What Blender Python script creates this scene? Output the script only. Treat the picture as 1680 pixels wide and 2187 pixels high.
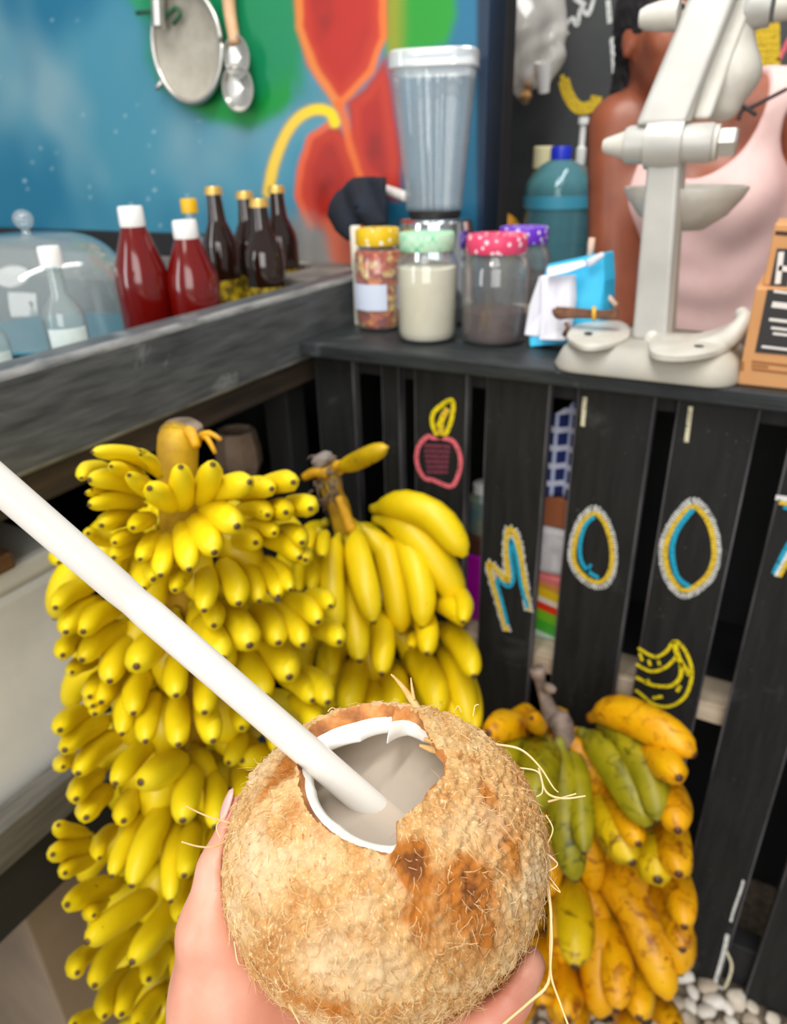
import bpy, math, random
import numpy as np
from mathutils import Vector, Matrix, noise as mnoise

for o in list(bpy.data.objects):
    bpy.data.objects.remove(o, do_unlink=True)
scene = bpy.context.scene
COL = scene.collection
random.seed(7)
rng = np.random.default_rng(7)

# ------------------------------------------------------------------ camera
W, H, FPX = 1680, 2187, 1530.0
CAM = np.array([0.0, 0.0, 1.36])
_vp = np.array([922 - W / 2, 4174 - H / 2, FPX]); _vp /= np.linalg.norm(_vp)
_up = -_vp
_yf = np.array([0, 0, 1.0]) - _up * _up[2]; _yf /= np.linalg.norm(_yf)
_R0 = np.array([np.cross(_yf, _up), _yf, _up])
_t = math.radians(29.0)
RW = np.array([[math.cos(_t), -math.sin(_t), 0], [math.sin(_t), math.cos(_t), 0], [0, 0, 1]]) @ _R0

cam_data = bpy.data.cameras.new('camera')
cam = bpy.data.objects.new('camera', cam_data)
COL.objects.link(cam)
M = Matrix.Identity(4)
for i in range(3):
    M[i][0] = RW[i][0]; M[i][1] = -RW[i][1]; M[i][2] = -RW[i][2]; M[i][3] = CAM[i]
cam.matrix_world = M
cam_data.sensor_fit = 'VERTICAL'
cam_data.sensor_height = 24.0
cam_data.lens = FPX / H * 24.0
cam_data.clip_start = 0.01
cam_data.dof.use_dof = True
cam_data.dof.focus_distance = 0.285
cam_data.dof.aperture_fstop = cam_data.lens / 2.3     # opening about 2 mm, like a phone's
scene.camera = cam

# ------------------------------------------------------------------ world, light, exposure
world = bpy.data.worlds.new('world'); scene.world = world
world.use_nodes = True
bg = world.node_tree.nodes['Background']
bg.inputs[0].default_value = (0.98, 0.99, 1.0, 1)
bg.inputs[1].default_value = 0.34
sun_d = bpy.data.lights.new('sun', 'SUN'); sun_d.energy = 1.2; sun_d.angle = math.radians(35)
sun_d.color = (1.0, 0.97, 0.92)
sun = bpy.data.objects.new('sun', sun_d); COL.objects.link(sun)
sun.rotation_euler = Vector((-0.15, 0.62, -0.80)).to_track_quat('-Z', 'Y').to_euler()
def area(name, loc, target, sx, sy, power, col=(1, .97, .93)):
    d = bpy.data.lights.new(name, 'AREA'); d.shape = 'RECTANGLE'; d.size = sx; d.size_y = sy; d.energy = power; d.color = col
    o = bpy.data.objects.new(name, d); COL.objects.link(o); o.location = loc
    o.rotation_euler = (Vector(target) - Vector(loc)).to_track_quat('-Z', 'Y').to_euler(); return o
area('stall_opening_daylight', (0.9, -2.3, 2.0), (-0.4, 0.9, 0.9), 2.0, 1.8, 46)
area('tall_streak_light', (-1.9, -1.7, 1.45), (-0.5, 0.9, 1.1), 0.55, 2.0, 21, (.95, .98, 1))  # added tall light, no door seen; gives upright streaks on the jars
area('overhead_highlight_light', (-0.35, 0.25, 2.45), (-0.35, 0.26, 0), 0.12, 1.3, 13)  # added unseen overhead light for top highlights on jars and castings
area('kitchen_overhead_light', (-0.2, 1.35, 2.45), (-0.2, 1.36, 0), 0.12, 1.2, 8)  # unseen overhead area light above the kitchen
scene.view_settings.view_transform = 'Standard'
scene.view_settings.look = 'None'
scene.view_settings.exposure = 0.1
scene.view_settings.gamma = 1.0
scene.view_settings.use_curve_mapping = False

# ------------------------------------------------------------------ pixel -> place helpers (1680 x 2187 frame)
def pdir(x, y):
    v = RW @ np.array([x - W / 2, y - H / 2, FPX])
    return v / np.linalg.norm(v)
def on(x, y, X=None, Y=None, Z=None, r=None):
    v = pdir(x, y)
    if r is not None: return CAM + v * r
    if X is not None: return CAM + v * ((X - CAM[0]) / v[0])
    if Y is not None: return CAM + v * ((Y - CAM[1]) / v[1])
    return CAM + v * ((Z - CAM[2]) / v[2])
def proj(P):
    c = (np.asarray(P, float) - CAM) @ RW
    return np.stack([W / 2 + FPX * c[..., 0] / c[..., 2], H / 2 + FPX * c[..., 1] / c[..., 2], c[..., 2]], -1)
def onz(x, y, z):
    v = RW @ np.array([x - W / 2, y - H / 2, FPX]); return CAM + v / FPX * z
def depth(P): return float(proj(P)[2])
def pxr(P, w): return 0.5 * w * depth(P) / FPX
def zat(P, y):
    "height of the point straight above P that shows at picture row y"
    lo, hi = P[2] - 1.5, P[2] + 1.5
    for _ in range(50):
        m = (lo + hi) / 2
        if proj(np.array([P[0], P[1], m]))[1] > y: lo = m
        else: hi = m
    return (lo + hi) / 2

# ------------------------------------------------------------------ materials
def lin(c):
    c = np.asarray(c, float) / 255.0
    return np.where(c <= 0.04045, c / 12.92, ((c + 0.055) / 1.055) ** 2.4)
def rgba(c): return (*[float(v) for v in lin(c)], 1.0)
class NT:
    def __init__(s, name):
        s.m = bpy.data.materials.new(name); s.m.use_nodes = True
        s.t = s.m.node_tree; s.n = s.t.nodes; s.l = s.t.links
        s.b = s.n['Principled BSDF']; s.out = s.n['Material Output']
    def node(s, typ, **kw):
        n = s.n.new(typ)
        for k, v in kw.items():
            if k.startswith('i_'):
                n.inputs[k[2:].replace('_', ' ')].default_value = v
            else: setattr(n, k, v)
        return n
    def link(s, a, b): s.l.new(a, b)
    def coord(s, kind='Object', scale=(1, 1, 1)):
        tc = s.node('ShaderNodeTexCoord'); mp = s.node('ShaderNodeMapping')
        mp.inputs['Scale'].default_value = scale
        s.link(tc.outputs[kind], mp.inputs['Vector']); return mp.outputs['Vector']
    def noise(s, vec, scale, detail=4, rough=0.55, dist=0.0):
        n = s.node('ShaderNodeTexNoise'); n.inputs['Scale'].default_value = scale
        n.inputs['Detail'].default_value = detail; n.inputs['Roughness'].default_value = rough
        n.inputs['Distortion'].default_value = dist
        s.link(vec, n.inputs['Vector']); return n.outputs['Fac']
    def ramp(s, fac, stops, interp='LINEAR'):
        r = s.node('ShaderNodeValToRGB'); r.color_ramp.interpolation = interp
        e = r.color_ramp.elements
        while len(e) < len(stops): e.new(0.5)
        for el, (p, c) in zip(e, stops): el.position = p; el.color = rgba(c)
        s.link(fac, r.inputs['Fac']); return r.outputs['Color']
    def fr(s, fac, a, b):
        r = s.node('ShaderNodeMapRange'); r.inputs['From Min'].default_value = a; r.inputs['From Max'].default_value = b
        s.link(fac, r.inputs['Value']); return r.outputs['Result']
    def mix(s, fac, a, b, blend='MIX'):
        m = s.node('ShaderNodeMix', data_type='RGBA', blend_type=blend)
        for idx, v in ((0, fac), (6, a), (7, b)):
            if hasattr(v, 'default_value') or hasattr(v, 'is_linked'): s.link(v, m.inputs[idx])
            else: m.inputs[idx].default_value = v if idx == 0 else rgba(v)
        return m.outputs[2]
    def col(s, v):
        if isinstance(v, tuple): s.b.inputs['Base Color'].default_value = rgba(v)
        else: s.link(v, s.b.inputs['Base Color'])
    def bump(s, h, strength=0.3, dist=0.002):
        b = s.node('ShaderNodeBump'); b.inputs['Strength'].default_value = strength; b.inputs['Distance'].default_value = dist
        s.link(h, b.inputs['Height']); s.link(b.outputs['Normal'], s.b.inputs['Normal'])
    def set(s, **kw):
        for k, v in kw.items(): s.b.inputs[k.replace('_', ' ')].default_value = v
MATS = {}
def mat(name, c, rough=0.5, metal=0.0, c2=None, scale=20, bump=0.0, bscale=None, stretch=(1, 1, 1), spec=0.5, coat=0.0, sss=0.0):
    if name in MATS: return MATS[name]
    t = NT(name); t.set(Roughness=rough, Metallic=metal, Specular_IOR_Level=spec, Coat_Weight=coat)
    v = t.coord('Object', stretch)
    if c2: t.col(t.ramp(t.noise(v, scale), [(0.35, c), (0.68, c2)]))
    else: t.col(c)
    if bump: t.bump(t.noise(v, bscale or scale * 2), bump)
    if sss: t.set(Subsurface_Weight=sss, Subsurface_Radius=(0.012, 0.005, 0.003), Subsurface_Scale=0.4)
    MATS[name] = t.m; return t.m
def glass(name, tint=(245, 250, 250), refl=1.0, alpha=0.0, rough=0.02):
    "clear wall: most light passes, the rest mirrors by Fresnel; alpha = share of a milky or coloured body"
    if name in MATS: return MATS[name]
    t = NT(name)
    t.set(Roughness=rough); t.b.inputs['Base Color'].default_value = rgba(tint)
    tr = t.node('ShaderNodeBsdfTransparent'); tr.inputs[0].default_value = rgba(tint)
    gl = t.node('ShaderNodeBsdfGlossy'); gl.inputs['Roughness'].default_value = rough
    lw = t.node('ShaderNodeLayerWeight'); lw.inputs['Blend'].default_value = .5
    pw = t.node('ShaderNodeMath', operation='POWER'); pw.inputs[1].default_value = 4.0; t.link(lw.outputs['Facing'], pw.inputs[0])
    fz = t.node('ShaderNodeMath', operation='MULTIPLY_ADD'); fz.inputs[1].default_value = .75; fz.inputs[2].default_value = .04; t.link(pw.outputs[0], fz.inputs[0])
    ml = t.node('ShaderNodeMath', operation='MULTIPLY'); ml.inputs[1].default_value = refl; ml.use_clamp = True
    t.link(fz.outputs[0], ml.inputs[0])
    m1 = t.node('ShaderNodeMixShader'); t.link(ml.outputs[0], m1.inputs[0]); t.link(tr.outputs[0], m1.inputs[1]); t.link(gl.outputs[0], m1.inputs[2])
    m2 = t.node('ShaderNodeMixShader'); m2.inputs[0].default_value = alpha
    t.link(m1.outputs[0], m2.inputs[1]); t.link(t.b.outputs[0], m2.inputs[2]); t.link(m2.outputs[0], t.out.inputs[0])
    MATS[name] = t.m; return t.m

# ------------------------------------------------------------------ object helpers
def tag(o, label=None, cat=None, group=None, kind=None):
    if label: o['label'] = label
    if cat: o['category'] = cat
    if group: o['group'] = group
    if kind: o['kind'] = kind
    return o
def link(o, parent=None):
    COL.objects.link(o)
    if parent is not None: o.parent = parent
    return o
def wpos(o):
    p = np.zeros(3)
    while o is not None: p = p + np.array(o.location); o = o.parent
    return p
def empty(name, loc, label=None, cat=None, group=None):
    o = bpy.data.objects.new(name, None); o.location = [float(v) for v in loc]; o.empty_display_size = 0.02
    link(o); return tag(o, label, cat, group)
def mesh_obj(name, v, f, m, parent=None, loc=None, smooth=True, mats=None, midx=None):
    "v in world coordinates; origin at loc (or the parent's)"
    v = np.asarray(v, float)
    base = wpos(parent) if parent is not None else np.zeros(3)
    o_loc = np.asarray(loc, float) if loc is not None else base
    me = bpy.data.meshes.new(name)
    me.from_pydata([tuple(p) for p in (v - o_loc)], [], [tuple(int(i) for i in q) for q in f])
    for mm in (mats or [m]): me.materials.append(mm)
    if midx is not None: me.polygons.foreach_set('material_index', np.asarray(midx, np.int32))
    if smooth: me.polygons.foreach_set('use_smooth', np.ones(len(me.polygons), bool))
    me.update()
    o = bpy.data.objects.new(name, me); o.location = [float(q) for q in (o_loc - base)]
    return link(o, parent)
def bevel(o, w, seg=2):
    b = o.modifiers.new('bevel', 'BEVEL'); b.width = w; b.segments = seg; b.limit_method = 'ANGLE'; b.angle_limit = math.radians(40)
    b.harden_normals = False
    return o
BOXF = [(0, 3, 2, 1), (4, 5, 6, 7), (0, 1, 5, 4), (1, 2, 6, 5), (2, 3, 7, 6), (3, 0, 4, 7)]
def boxv(a, b):
    (x0, y0, z0), (x1, y1, z1) = a, b
    return np.array([(x0, y0, z0), (x1, y0, z0), (x1, y1, z0), (x0, y1, z0), (x0, y0, z1), (x1, y0, z1), (x1, y1, z1), (x0, y1, z1)], float)
def box(name, a, b, m, parent=None, bev=0.002, loc=None, rot=None, piv=None):
    v = boxv(a, b)
    if rot is not None:
        p = np.array(piv if piv is not None else v.mean(0)); v = (v - p) @ np.array(rot).T + p
    if loc is None and parent is None: loc = ((a[0] + b[0]) / 2, (a[1] + b[1]) / 2, a[2])
    o = mesh_obj(name, v, BOXF, m, parent, loc, smooth=False)
    if bev: bevel(o, bev)
    return o
def rz(a): c, s = math.cos(a), math.sin(a); return np.array([[c, -s, 0], [s, c, 0], [0, 0, 1]])
def ry(a): c, s = math.cos(a), math.sin(a); return np.array([[c, 0, s], [0, 1, 0], [-s, 0, c]])
def rx(a): c, s = math.cos(a), math.sin(a); return np.array([[1, 0, 0], [0, c, -s], [0, s, c]])
def lathe_vf(prof, n=32, c=(0, 0, 0), A=None, cap0=False, cap1=False):
    prof = np.asarray(prof, float); k = len(prof)
    a = np.arange(n) * 2 * math.pi / n
    v = np.zeros((k, n, 3)); v[..., 0] = prof[:, :1] * np.cos(a); v[..., 1] = prof[:, :1] * np.sin(a); v[..., 2] = prof[:, 1:2]
    v = v.reshape(-1, 3)
    if A is not None: v = v @ np.array(A).T
    v = v + np.array(c, float)
    f = [(i * n + j, i * n + (j + 1) % n, (i + 1) * n + (j + 1) % n, (i + 1) * n + j) for i in range(k - 1) for j in range(n)]
    if cap0: f.append(tuple(reversed(range(n))))
    if cap1: f.append(tuple((k - 1) * n + j for j in range(n)))
    return v, f
def lathe(name, prof, m, parent=None, c=(0, 0, 0), n=32, A=None, cap0=True, cap1=True, loc=None, smooth=True, mats=None, midx=None):
    v, f = lathe_vf(prof, n, c, A, cap0, cap1)
    if loc is None and parent is None: loc = c
    o = mesh_obj(name, v, f, m, parent, loc, smooth)
    es = o.modifiers.new('split', 'EDGE_SPLIT'); es.split_angle = math.radians(38)
    return o
def shell(prof, t):
    "closed thin wall: outer profile up, inner profile down"
    prof = np.asarray(prof, float)
    inner = prof[::-1].copy(); inner[:, 0] = np.maximum(inner[:, 0] - t, 0.0004); inner[-1, 1] += t
    return np.vstack([[(0.0005, prof[0, 1])], prof, inner, [(0.0005, inner[-1, 1])]])
def frame_along(P):
    P = np.asarray(P, float); T = np.gradient(P, axis=0); T /= np.linalg.norm(T, axis=1)[:, None] + 1e-12
    n = np.cross(T[0], [0.3, 0.5, 0.81]); n /= np.linalg.norm(n); N = [n]
    for i in range(1, len(P)):
        n = N[-1] - T[i] * (N[-1] @ T[i]); n /= np.linalg.norm(n) + 1e-12; N.append(n)
    N = np.array(N); return T, N, np.cross(T, N)
def tube_vf(P, R, n=8, caps=True, flat=1.0):
    P = np.asarray(P, float); R = np.atleast_1d(np.asarray(R, float)); R = np.interp(np.linspace(0, 1, len(P)), np.linspace(0, 1, len(R)), R) if len(R) > 1 else np.full(len(P), R[0])
    T, N, B = frame_along(P); a = np.arange(n) * 2 * math.pi / n
    v = (P[:, None] + R[:, None, None] * (np.cos(a)[None, :, None] * N[:, None] + flat * np.sin(a)[None, :, None] * B[:, None])).reshape(-1, 3)
    k = len(P)
    f = [(i * n + j, i * n + (j + 1) % n, (i + 1) * n + (j + 1) % n, (i + 1) * n + j) for i in range(k - 1) for j in range(n)]
    if caps: f += [tuple(reversed(range(n))), tuple((k - 1) * n + j for j in range(n))]
    return v, f
def tube(name, P, R, m, parent=None, n=8, loc=None, flat=1.0):
    v, f = tube_vf(P, R, n, True, flat)
    if loc is None and parent is None: loc = P[0]
    return mesh_obj(name, v, f, m, parent, loc)
def spline(P, n=24, closed=False):
    P = np.asarray(P, float); k = len(P); out = []
    segs = k if closed else k - 1
    for i in range(segs):
        g = (lambda j: P[j % k]) if closed else (lambda j: P[min(max(j, 0), k - 1)])
        p0, p1, p2, p3 = g(i - 1), g(i), g(i + 1), g(i + 2)
        m = max(2, int(round(n / segs)))
        for t in np.arange(m) / m:
            out.append(0.5 * (2 * p1 + (p2 - p0) * t + (2 * p0 - 5 * p1 + 4 * p2 - p3) * t * t + (3 * p1 - p0 - 3 * p2 + p3) * t ** 3))
    if not closed: out.append(P[-1])
    return np.array(out)
def joinvf(parts):
    V, F, off = [], [], 0
    for v, f in parts:
        V.append(np.asarray(v)); F += [tuple(i + off for i in q) for q in f]; off += len(v)
    return np.vstack(V), F
# smooth implicit surfaces (one continuous skin), meshed by surface nets
def sd_cap(P, a, b, ra, rb):
    a = np.asarray(a, float); b = np.asarray(b, float); d = b - a
    t = np.clip(((P - a) @ d) / (d @ d + 1e-12), 0, 1)
    return np.linalg.norm(P - (a + t[..., None] * d), axis=-1) - (ra + (rb - ra) * t)
def sd_ell(P, c, r, A=None):
    q = P - np.asarray(c, float)
    if A is not None: q = q @ np.asarray(A)
    q = q / np.asarray(r, float); k = np.linalg.norm(q, axis=-1)
    return (k - 1) * np.min(r)
def smin(a, b, k):
    h = np.clip(0.5 + 0.5 * (b - a) / k, 0, 1)
    return b + (a - b) * h - k * h * (1 - h)
def smax(a, b, k): return -smin(-a, -b, k)
def nets(fn, lo, hi, step):
    lo = np.asarray(lo, float); hi = np.asarray(hi, float)
    n = np.ceil((hi - lo) / step).astype(int) + 1
    ax = [lo[i] + step * np.arange(n[i]) for i in range(3)]
    P = np.stack(np.meshgrid(*ax, indexing='ij'), -1)
    F = fn(P); S = F < 0
    c = n - 1
    acc = np.zeros((*c, 3)); cnt = np.zeros(c)
    sl = lambda o: tuple(slice(o[i], o[i] + c[i]) for i in range(3))
    offs = [(i, j, k) for i in (0, 1) for j in (0, 1) for k in (0, 1)]
    for a in offs:
        for d in range(3):
            if a[d]: continue
            b = list(a); b[d] = 1
            fa, fb = F[sl(a)], F[sl(b)]; mk = (fa < 0) != (fb < 0)
            t = np.where(mk, fa / np.where(mk, fa - fb, 1), 0)
            for q in range(3): acc[..., q] += mk * (a[q] + (t if q == d else 0))
            cnt += mk
    act = cnt > 0; idx = -np.ones(c, int); idx[act] = np.arange(act.sum())
    pos = np.argwhere(act) + acc[act] / cnt[act][:, None]
    V = lo + pos * step; faces = []
    for d in range(3):
        u, w = (d + 1) % 3, (d + 2) % 3
        s0 = [slice(1, c[i]) for i in range(3)]; s0[d] = slice(0, c[d])
        s1 = list(s0); s1[d] = slice(1, c[d] + 1)
        A, B = S[tuple(s0)], S[tuple(s1)]
        for flip, mk in ((False, A & ~B), (True, ~A & B)):
            q = np.argwhere(mk)
            for i in (0, 1, 2):
                if i != d: q[:, i] += 1
            def cell(du, dw):
                r = q.copy(); r[:, u] -= du; r[:, w] -= dw; return idx[r[:, 0], r[:, 1], r[:, 2]]
            quad = np.stack([cell(1, 1), cell(0, 1), cell(0, 0), cell(1, 0)], -1)
            if flip: quad = quad[:, ::-1]
            faces.append(quad)
    return V, np.vstack(faces)
def vnoise(P, scale, seed=0.0):
    return np.array([mnoise.noise(Vector((p[0] * scale + seed, p[1] * scale - seed, p[2] * scale + 2 * seed))) for p in P])

# ------------------------------------------------------------------ setting: floor, walls
ZB, ZL = 1.105, 1.18          # top of the pallet counter, top of the bar beam
YS = 0.94                     # front face of the pallet planks
XL = -0.665                   # front face of the bar beam
YW, YK = 1.22, 1.95           # mural wall, kitchen back wall

def black_wood(name, c=(17, 18, 19), c2=(34, 36, 36), rough=0.62, stretch=(1, 1, 1), edge=(150, 148, 150)):
    if name in MATS: return MATS[name]
    t = NT(name); v = t.coord('Object', stretch)
    base = t.ramp(t.noise(v, 14, 6, 0.6), [(0.3, c), (0.75, c2)])
    v2 = t.coord('Object', (1, 1, 1))
    sm = t.fr(t.noise(v2, 9, 5, 0.65, 0.6), 0.60, 0.80)
    base = t.mix(sm, base, tuple(min(255, int(q * 1.5 + 14)) for q in c2))
    sp = t.fr(t.noise(v2, 160, 2), 0.72, 0.80)
    base = t.mix(sp, base, (84, 86, 86))
    t.col(base); t.set(Roughness=rough, Specular_IOR_Level=0.35); t.bump(t.noise(v, 40, 4), 0.25, 0.002)
    MATS[name] = t.m; return t.m
M_plank = black_wood('black_painted_plank', stretch=(6, 6, 0.7))
M_board = black_wood('black_painted_board', (30, 34, 36), (52, 57, 58), 0.45, (0.8, 6, 6))
M_beam = black_wood('black_painted_beam', (58, 61, 64), (100, 103, 105), 0.40, (6, 0.7, 6))
M_dark = mat('dark_interior_paint', (20, 21, 24), 0.7, c2=(30, 31, 34), scale=8)
M_pale_edge = mat('pale_plank_edge', (104, 102, 106), 0.6, c2=(44, 44, 48), scale=26, stretch=(1, 1, 0.25))

fl = mesh_obj('floor', [(-3, -1.5, 0), (2.5, -1.5, 0), (2.5, 3, 0), (-3, 3, 0)], [(0, 1, 2, 3)],
              mat('gravel_ground', (96, 84, 70), 0.95, c2=(140, 126, 108), scale=60, bump=0.6), loc=(0, 0, 0), smooth=False)
tag(fl, 'ground of pale gravel under the pallet counter', kind='structure')
M_peb = []
for k, (c, c2) in enumerate([((196, 184, 166), (222, 214, 200)), ((176, 160, 140), (206, 194, 176)), ((214, 206, 194), (232, 228, 220))]):
    M_peb.append(mat('pebble_stone_%s' % 'abc'[k], c, 0.75, c2=c2, scale=40, bump=0.15))
def peb_vf(s, seed, n1=6, n2=9):
    r = np.random.default_rng(seed); ph = r.uniform(0, 6.28, 4); v = []
    ax = np.array([1.0, r.uniform(.62, .85), r.uniform(.45, .62)])
    for i in range(n1 + 1):
        th = math.pi * i / n1
        for j in range(n2):
            a = 2 * math.pi * j / n2
            d = np.array([math.sin(th) * math.cos(a), math.sin(th) * math.sin(a), math.cos(th)])
            d = np.sign(d) * np.abs(d) ** 0.85
            v.append(d * ax * s * (1 + .08 * math.sin(2 * a + ph[0]) * math.sin(th) + .07 * math.sin(3 * a + ph[1]) * math.sin(th)))
    f = [(i * n2 + j, (i + 1) * n2 + j, (i + 1) * n2 + (j + 1) % n2, i * n2 + (j + 1) % n2) for i in range(n1) for j in range(n2)]
    return np.array(v), f
peb_mesh = []
for k in range(9):
    v, f = peb_vf(0.019, 40 + k)
    o = mesh_obj('pebble', v, f, M_peb[k % 3], fl); peb_mesh.append(o.data); bpy.data.objects.remove(o)
pr = np.random.default_rng(3); spots = []
for _ in range(9000):
    x, y = pr.uniform(-0.12, 0.42), pr.uniform(0.62, 0.935)
    if all((x - a) ** 2 + (y - b) ** 2 > 0.023 ** 2 for a, b in spots): spots.append((x, y))
for i, (x, y) in enumerate(spots[:280]):
    o = bpy.data.objects.new('pebble', peb_mesh[i % 9]); s = pr.uniform(.7, 1.15)
    o.location = (x, y, pr.uniform(.004, .014)); o.scale = (s, s, s)
    o.rotation_euler = (pr.uniform(-.5, .5), pr.uniform(-.5, .5), pr.uniform(0, 6.28)); link(o, fl)
parts = []
for i in range(3400):
    x, y = pr.uniform(-1.2, 0.8), pr.uniform(-0.3, 0.935)
    if x > -0.12 and x < .42 and y > .62: continue
    v, f = peb_vf(0.017 * pr.uniform(.7, 1.2), i, 4, 6)
    parts.append((v @ rz(pr.uniform(0, 6.28)).T + np.array([x, y, pr.uniform(.002, .012)]), f))
v, f = joinvf(parts); tag(mesh_obj('gravel', v, f, M_peb[1], fl), kind='stuff')

# mural wall: the paint is a colour layer on a fine grid over the wall face
def seg_d(x, y, pts):
    d = np.full(x.shape, 1e9)
    for (ax, ay), (bx, by) in zip(pts[:-1], pts[1:]):
        dx, dy = bx - ax, by - ay
        t = np.clip(((x - ax) * dx + (y - ay) * dy) / (dx * dx + dy * dy), 0, 1)
        d = np.minimum(d, np.hypot(x - ax - t * dx, y - ay - t * dy))
    return d
def poly_sd(x, y, pts):
    ins = np.zeros(x.shape, bool); k = len(pts)
    for i in range(k):
        (ax, ay), (bx, by) = pts[i], pts[(i + 1) % k]
        c = ((ay > y) != (by > y)) & (x < (bx - ax) * (y - ay) / (by - ay + 1e-9) + ax); ins ^= c
    d = seg_d(x, y, list(pts) + [pts[0]])
    return np.where(ins, -d, d)
def sm(a, b, v): t = np.clip((v - a) / (b - a), 0, 1); return t * t * (3 - 2 * t)
def fbm2(x, z, seed, octs=4, base=6.0):
    out = np.zeros(x.shape); r = np.random.default_rng(seed)
    for o in range(octs):
        s = 0
        for _ in range(5):
            a = r.uniform(0, 6.28); fq = base * 2 ** o * r.uniform(.6, 1.5); s = s + np.sin((x * math.cos(a) + z * math.sin(a)) * fq + r.uniform(0, 6.28))
        out += s / 5 / 1.6 ** o
    return out
xs = np.concatenate([np.linspace(-2.3, -1.75, 40, endpoint=False), np.linspace(-1.75, -0.488, 330)])
zs = np.concatenate([[0.0, 0.6], np.linspace(1.06, 1.72, 190), np.linspace(1.73, 2.5, 110)])
X2, Z2 = np.meshgrid(xs, zs, indexing='ij')
PP = proj(np.stack([X2, np.full(X2.shape, YW), Z2], -1)); U, V_ = PP[..., 0], PP[..., 1]
n1, n2, n3 = fbm2(X2, Z2, 1), fbm2(X2, Z2, 2, 5, 14), fbm2(X2, Z2, 5, 4, 5)
U0, V0 = U + 6 * n2, V_ + 6 * fbm2(X2, Z2, 9, 4, 14)
def lay(C, c, a): return C + (lin(c) - C) * np.clip(a, 0, 1)[..., None]
C = np.zeros((*X2.shape, 3)) + lin((70, 142, 166))
C = lay(C, (126, 164, 176), sm(-.3, 1.1, n1 + sm(500, 0, U) * .7 - sm(100, 600, V_) * .9))
C = lay(C, (22, 112, 146), sm(.0, 1.1, n3 + sm(150, 520, V_) * .8 - .1))
C = lay(C, (24, 120, 150), sm(250, 420, U) * sm(300, 60, V_) * .6)
green = [(240, -150), (262, -40), (300, 20), (322, 60), (315, 120), (350, 180), (400, 225), (450, 252), (530, 268), (590, 240), (640, 190), (650, 100), (660, -80), (600, -220), (430, -280), (300, -230)]
g = poly_sd(U0, V0, green)
C = lay(C, (6, 132, 84), sm(30, -26, g)); C = lay(C, (4, 140, 56), sm(20, -10, g) * sm(-75, -20, g) * sm(120, 220, V_ + 30 * n1))
C = lay(C, (30, 170, 60), sm(16, -12, g) * sm(320, 270, U0) * .8); C = lay(C, (0, 140, 120), sm(10, -40, g) * sm(.3, 1.0, n3) * .5)
C = lay(C, (60, 128, 142), sm(610, 625, U0) * sm(160, 190, V0) * sm(270, 230, V0) * .5)
# right of the flower: green leaf and teal ground
C = lay(C, (26, 106, 140), sm(800, 860, U0))
gl = poly_sd(U0, V0, [(850, -240), (824, -80), (820, 60), (830, 118), (900, 108), (950, 95), (972, 30), (975, -60), (930, -220)])
C = lay(C, (22, 146, 34), sm(14, -14, gl)); C = lay(C, (140, 146, 24), sm(14, -14, gl) * sm(880, 836, U0))
# petals
for pts, c, cd in (([(738, 215), (775, 190), (822, 128), (842, 230), (856, 330), (858, 430), (810, 420), (768, 372), (742, 290)], (170, 26, 14), (112, 18, 12)),
                   ([(716, 262), (664, 286), (636, 350), (634, 420), (660, 486), (700, 500), (752, 440), (768, 372), (742, 296)], (166, 32, 20), (100, 18, 14)),
                   ([(720, -320), (650, -190), (632, -60), (638, 60), (660, 140), (722, 222), (792, 152), (822, 70), (818, -60), (790, -190)], (180, 32, 16), (140, 24, 16)),
                   ([(696, 480), (712, 540), (742, 575), (778, 560), (780, 470), (740, 440)], (214, 92, 54), (180, 80, 60))):
    s = poly_sd(U0, V0, pts)
    C = lay(C, c, sm(14, -10, s)); C = lay(C, cd, sm(-8, -60, s) * sm(-.2, .9, n2 + .3 * n1))
    C = lay(C, (198, 58, 28), sm(-2, -14, s) * sm(-40, -14, s) * .6)
for pts, c, w in (([(720, -312), (654, -190), (638, -60), (640, 60), (668, 140), (722, 218)], (226, 130, 54), 7), ([(722, 218), (790, 152), (818, 80), (812, -60), (786, -190), (720, -312)], (230, 116, 40), 6),
                  ([(722, 218), (738, 280), (768, 372)], (226, 104, 34), 7), ([(702, 262), (660, 290), (638, 350), (636, 420), (662, 486)], (224, 92, 44), 6)):
    C = lay(C, c, sm(w + 7, w - 4, seg_d(U0, V0, pts)) * .9)
stem = [tuple(p) for p in spline([(572, 410), (584, 350), (606, 292), (636, 252), (672, 234), (704, 240), (714, 262)], 24)]
ds = seg_d(U + 2 * n2, V_, stem)
C = lay(C, (238, 200, 70), sm(15, 8, ds)); C = lay(C, (248, 212, 10), sm(13, 6, ds) * sm(620, 690, U))
C = lay(C, (176, 150, 60), sm(7, 2, np.abs(ds - 12)) * .3)
# bare grey patch low on the wall, paint specks
gp = sm(600, 640, U0 + 10 * n2) * sm(900, 850, U0) * sm(430, 500, V0 + 20 * n2 - .25 * (U - 640))
C = lay(C, (142, 136, 130), gp * .92); C = lay(C, (104, 92, 84), gp * sm(.1, .9, n2 + n3 * .3))
C = lay(C, (204, 92, 58), sm(20, -14, poly_sd(U0, V0, [(690, 470), (712, 560), (740, 590), (770, 560), (770, 470)])) * .8)
C = lay(C, (10, 40, 66), sm(1012, 1024, U))
for _ in range(46):
    i, j = rng.integers(60, 220), rng.integers(8, 185); u, w = U[i, j], V_[i, j]
    if u > 560 and rng.random() < .7: continue
    C = lay(C, (170, 198, 210), sm(5.5, 1.0, np.hypot((U - u) * rng.uniform(.8, 1.3), V_ - w)) * rng.uniform(.25, .9))
C[Z2 < 1.10] = lin((24, 25, 28))  # wall below the bar darkened: shade under it put into the paint
nx, nz = X2.shape
v = np.stack([X2, np.full(X2.shape, YW), Z2], -1).reshape(-1, 3)
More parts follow.
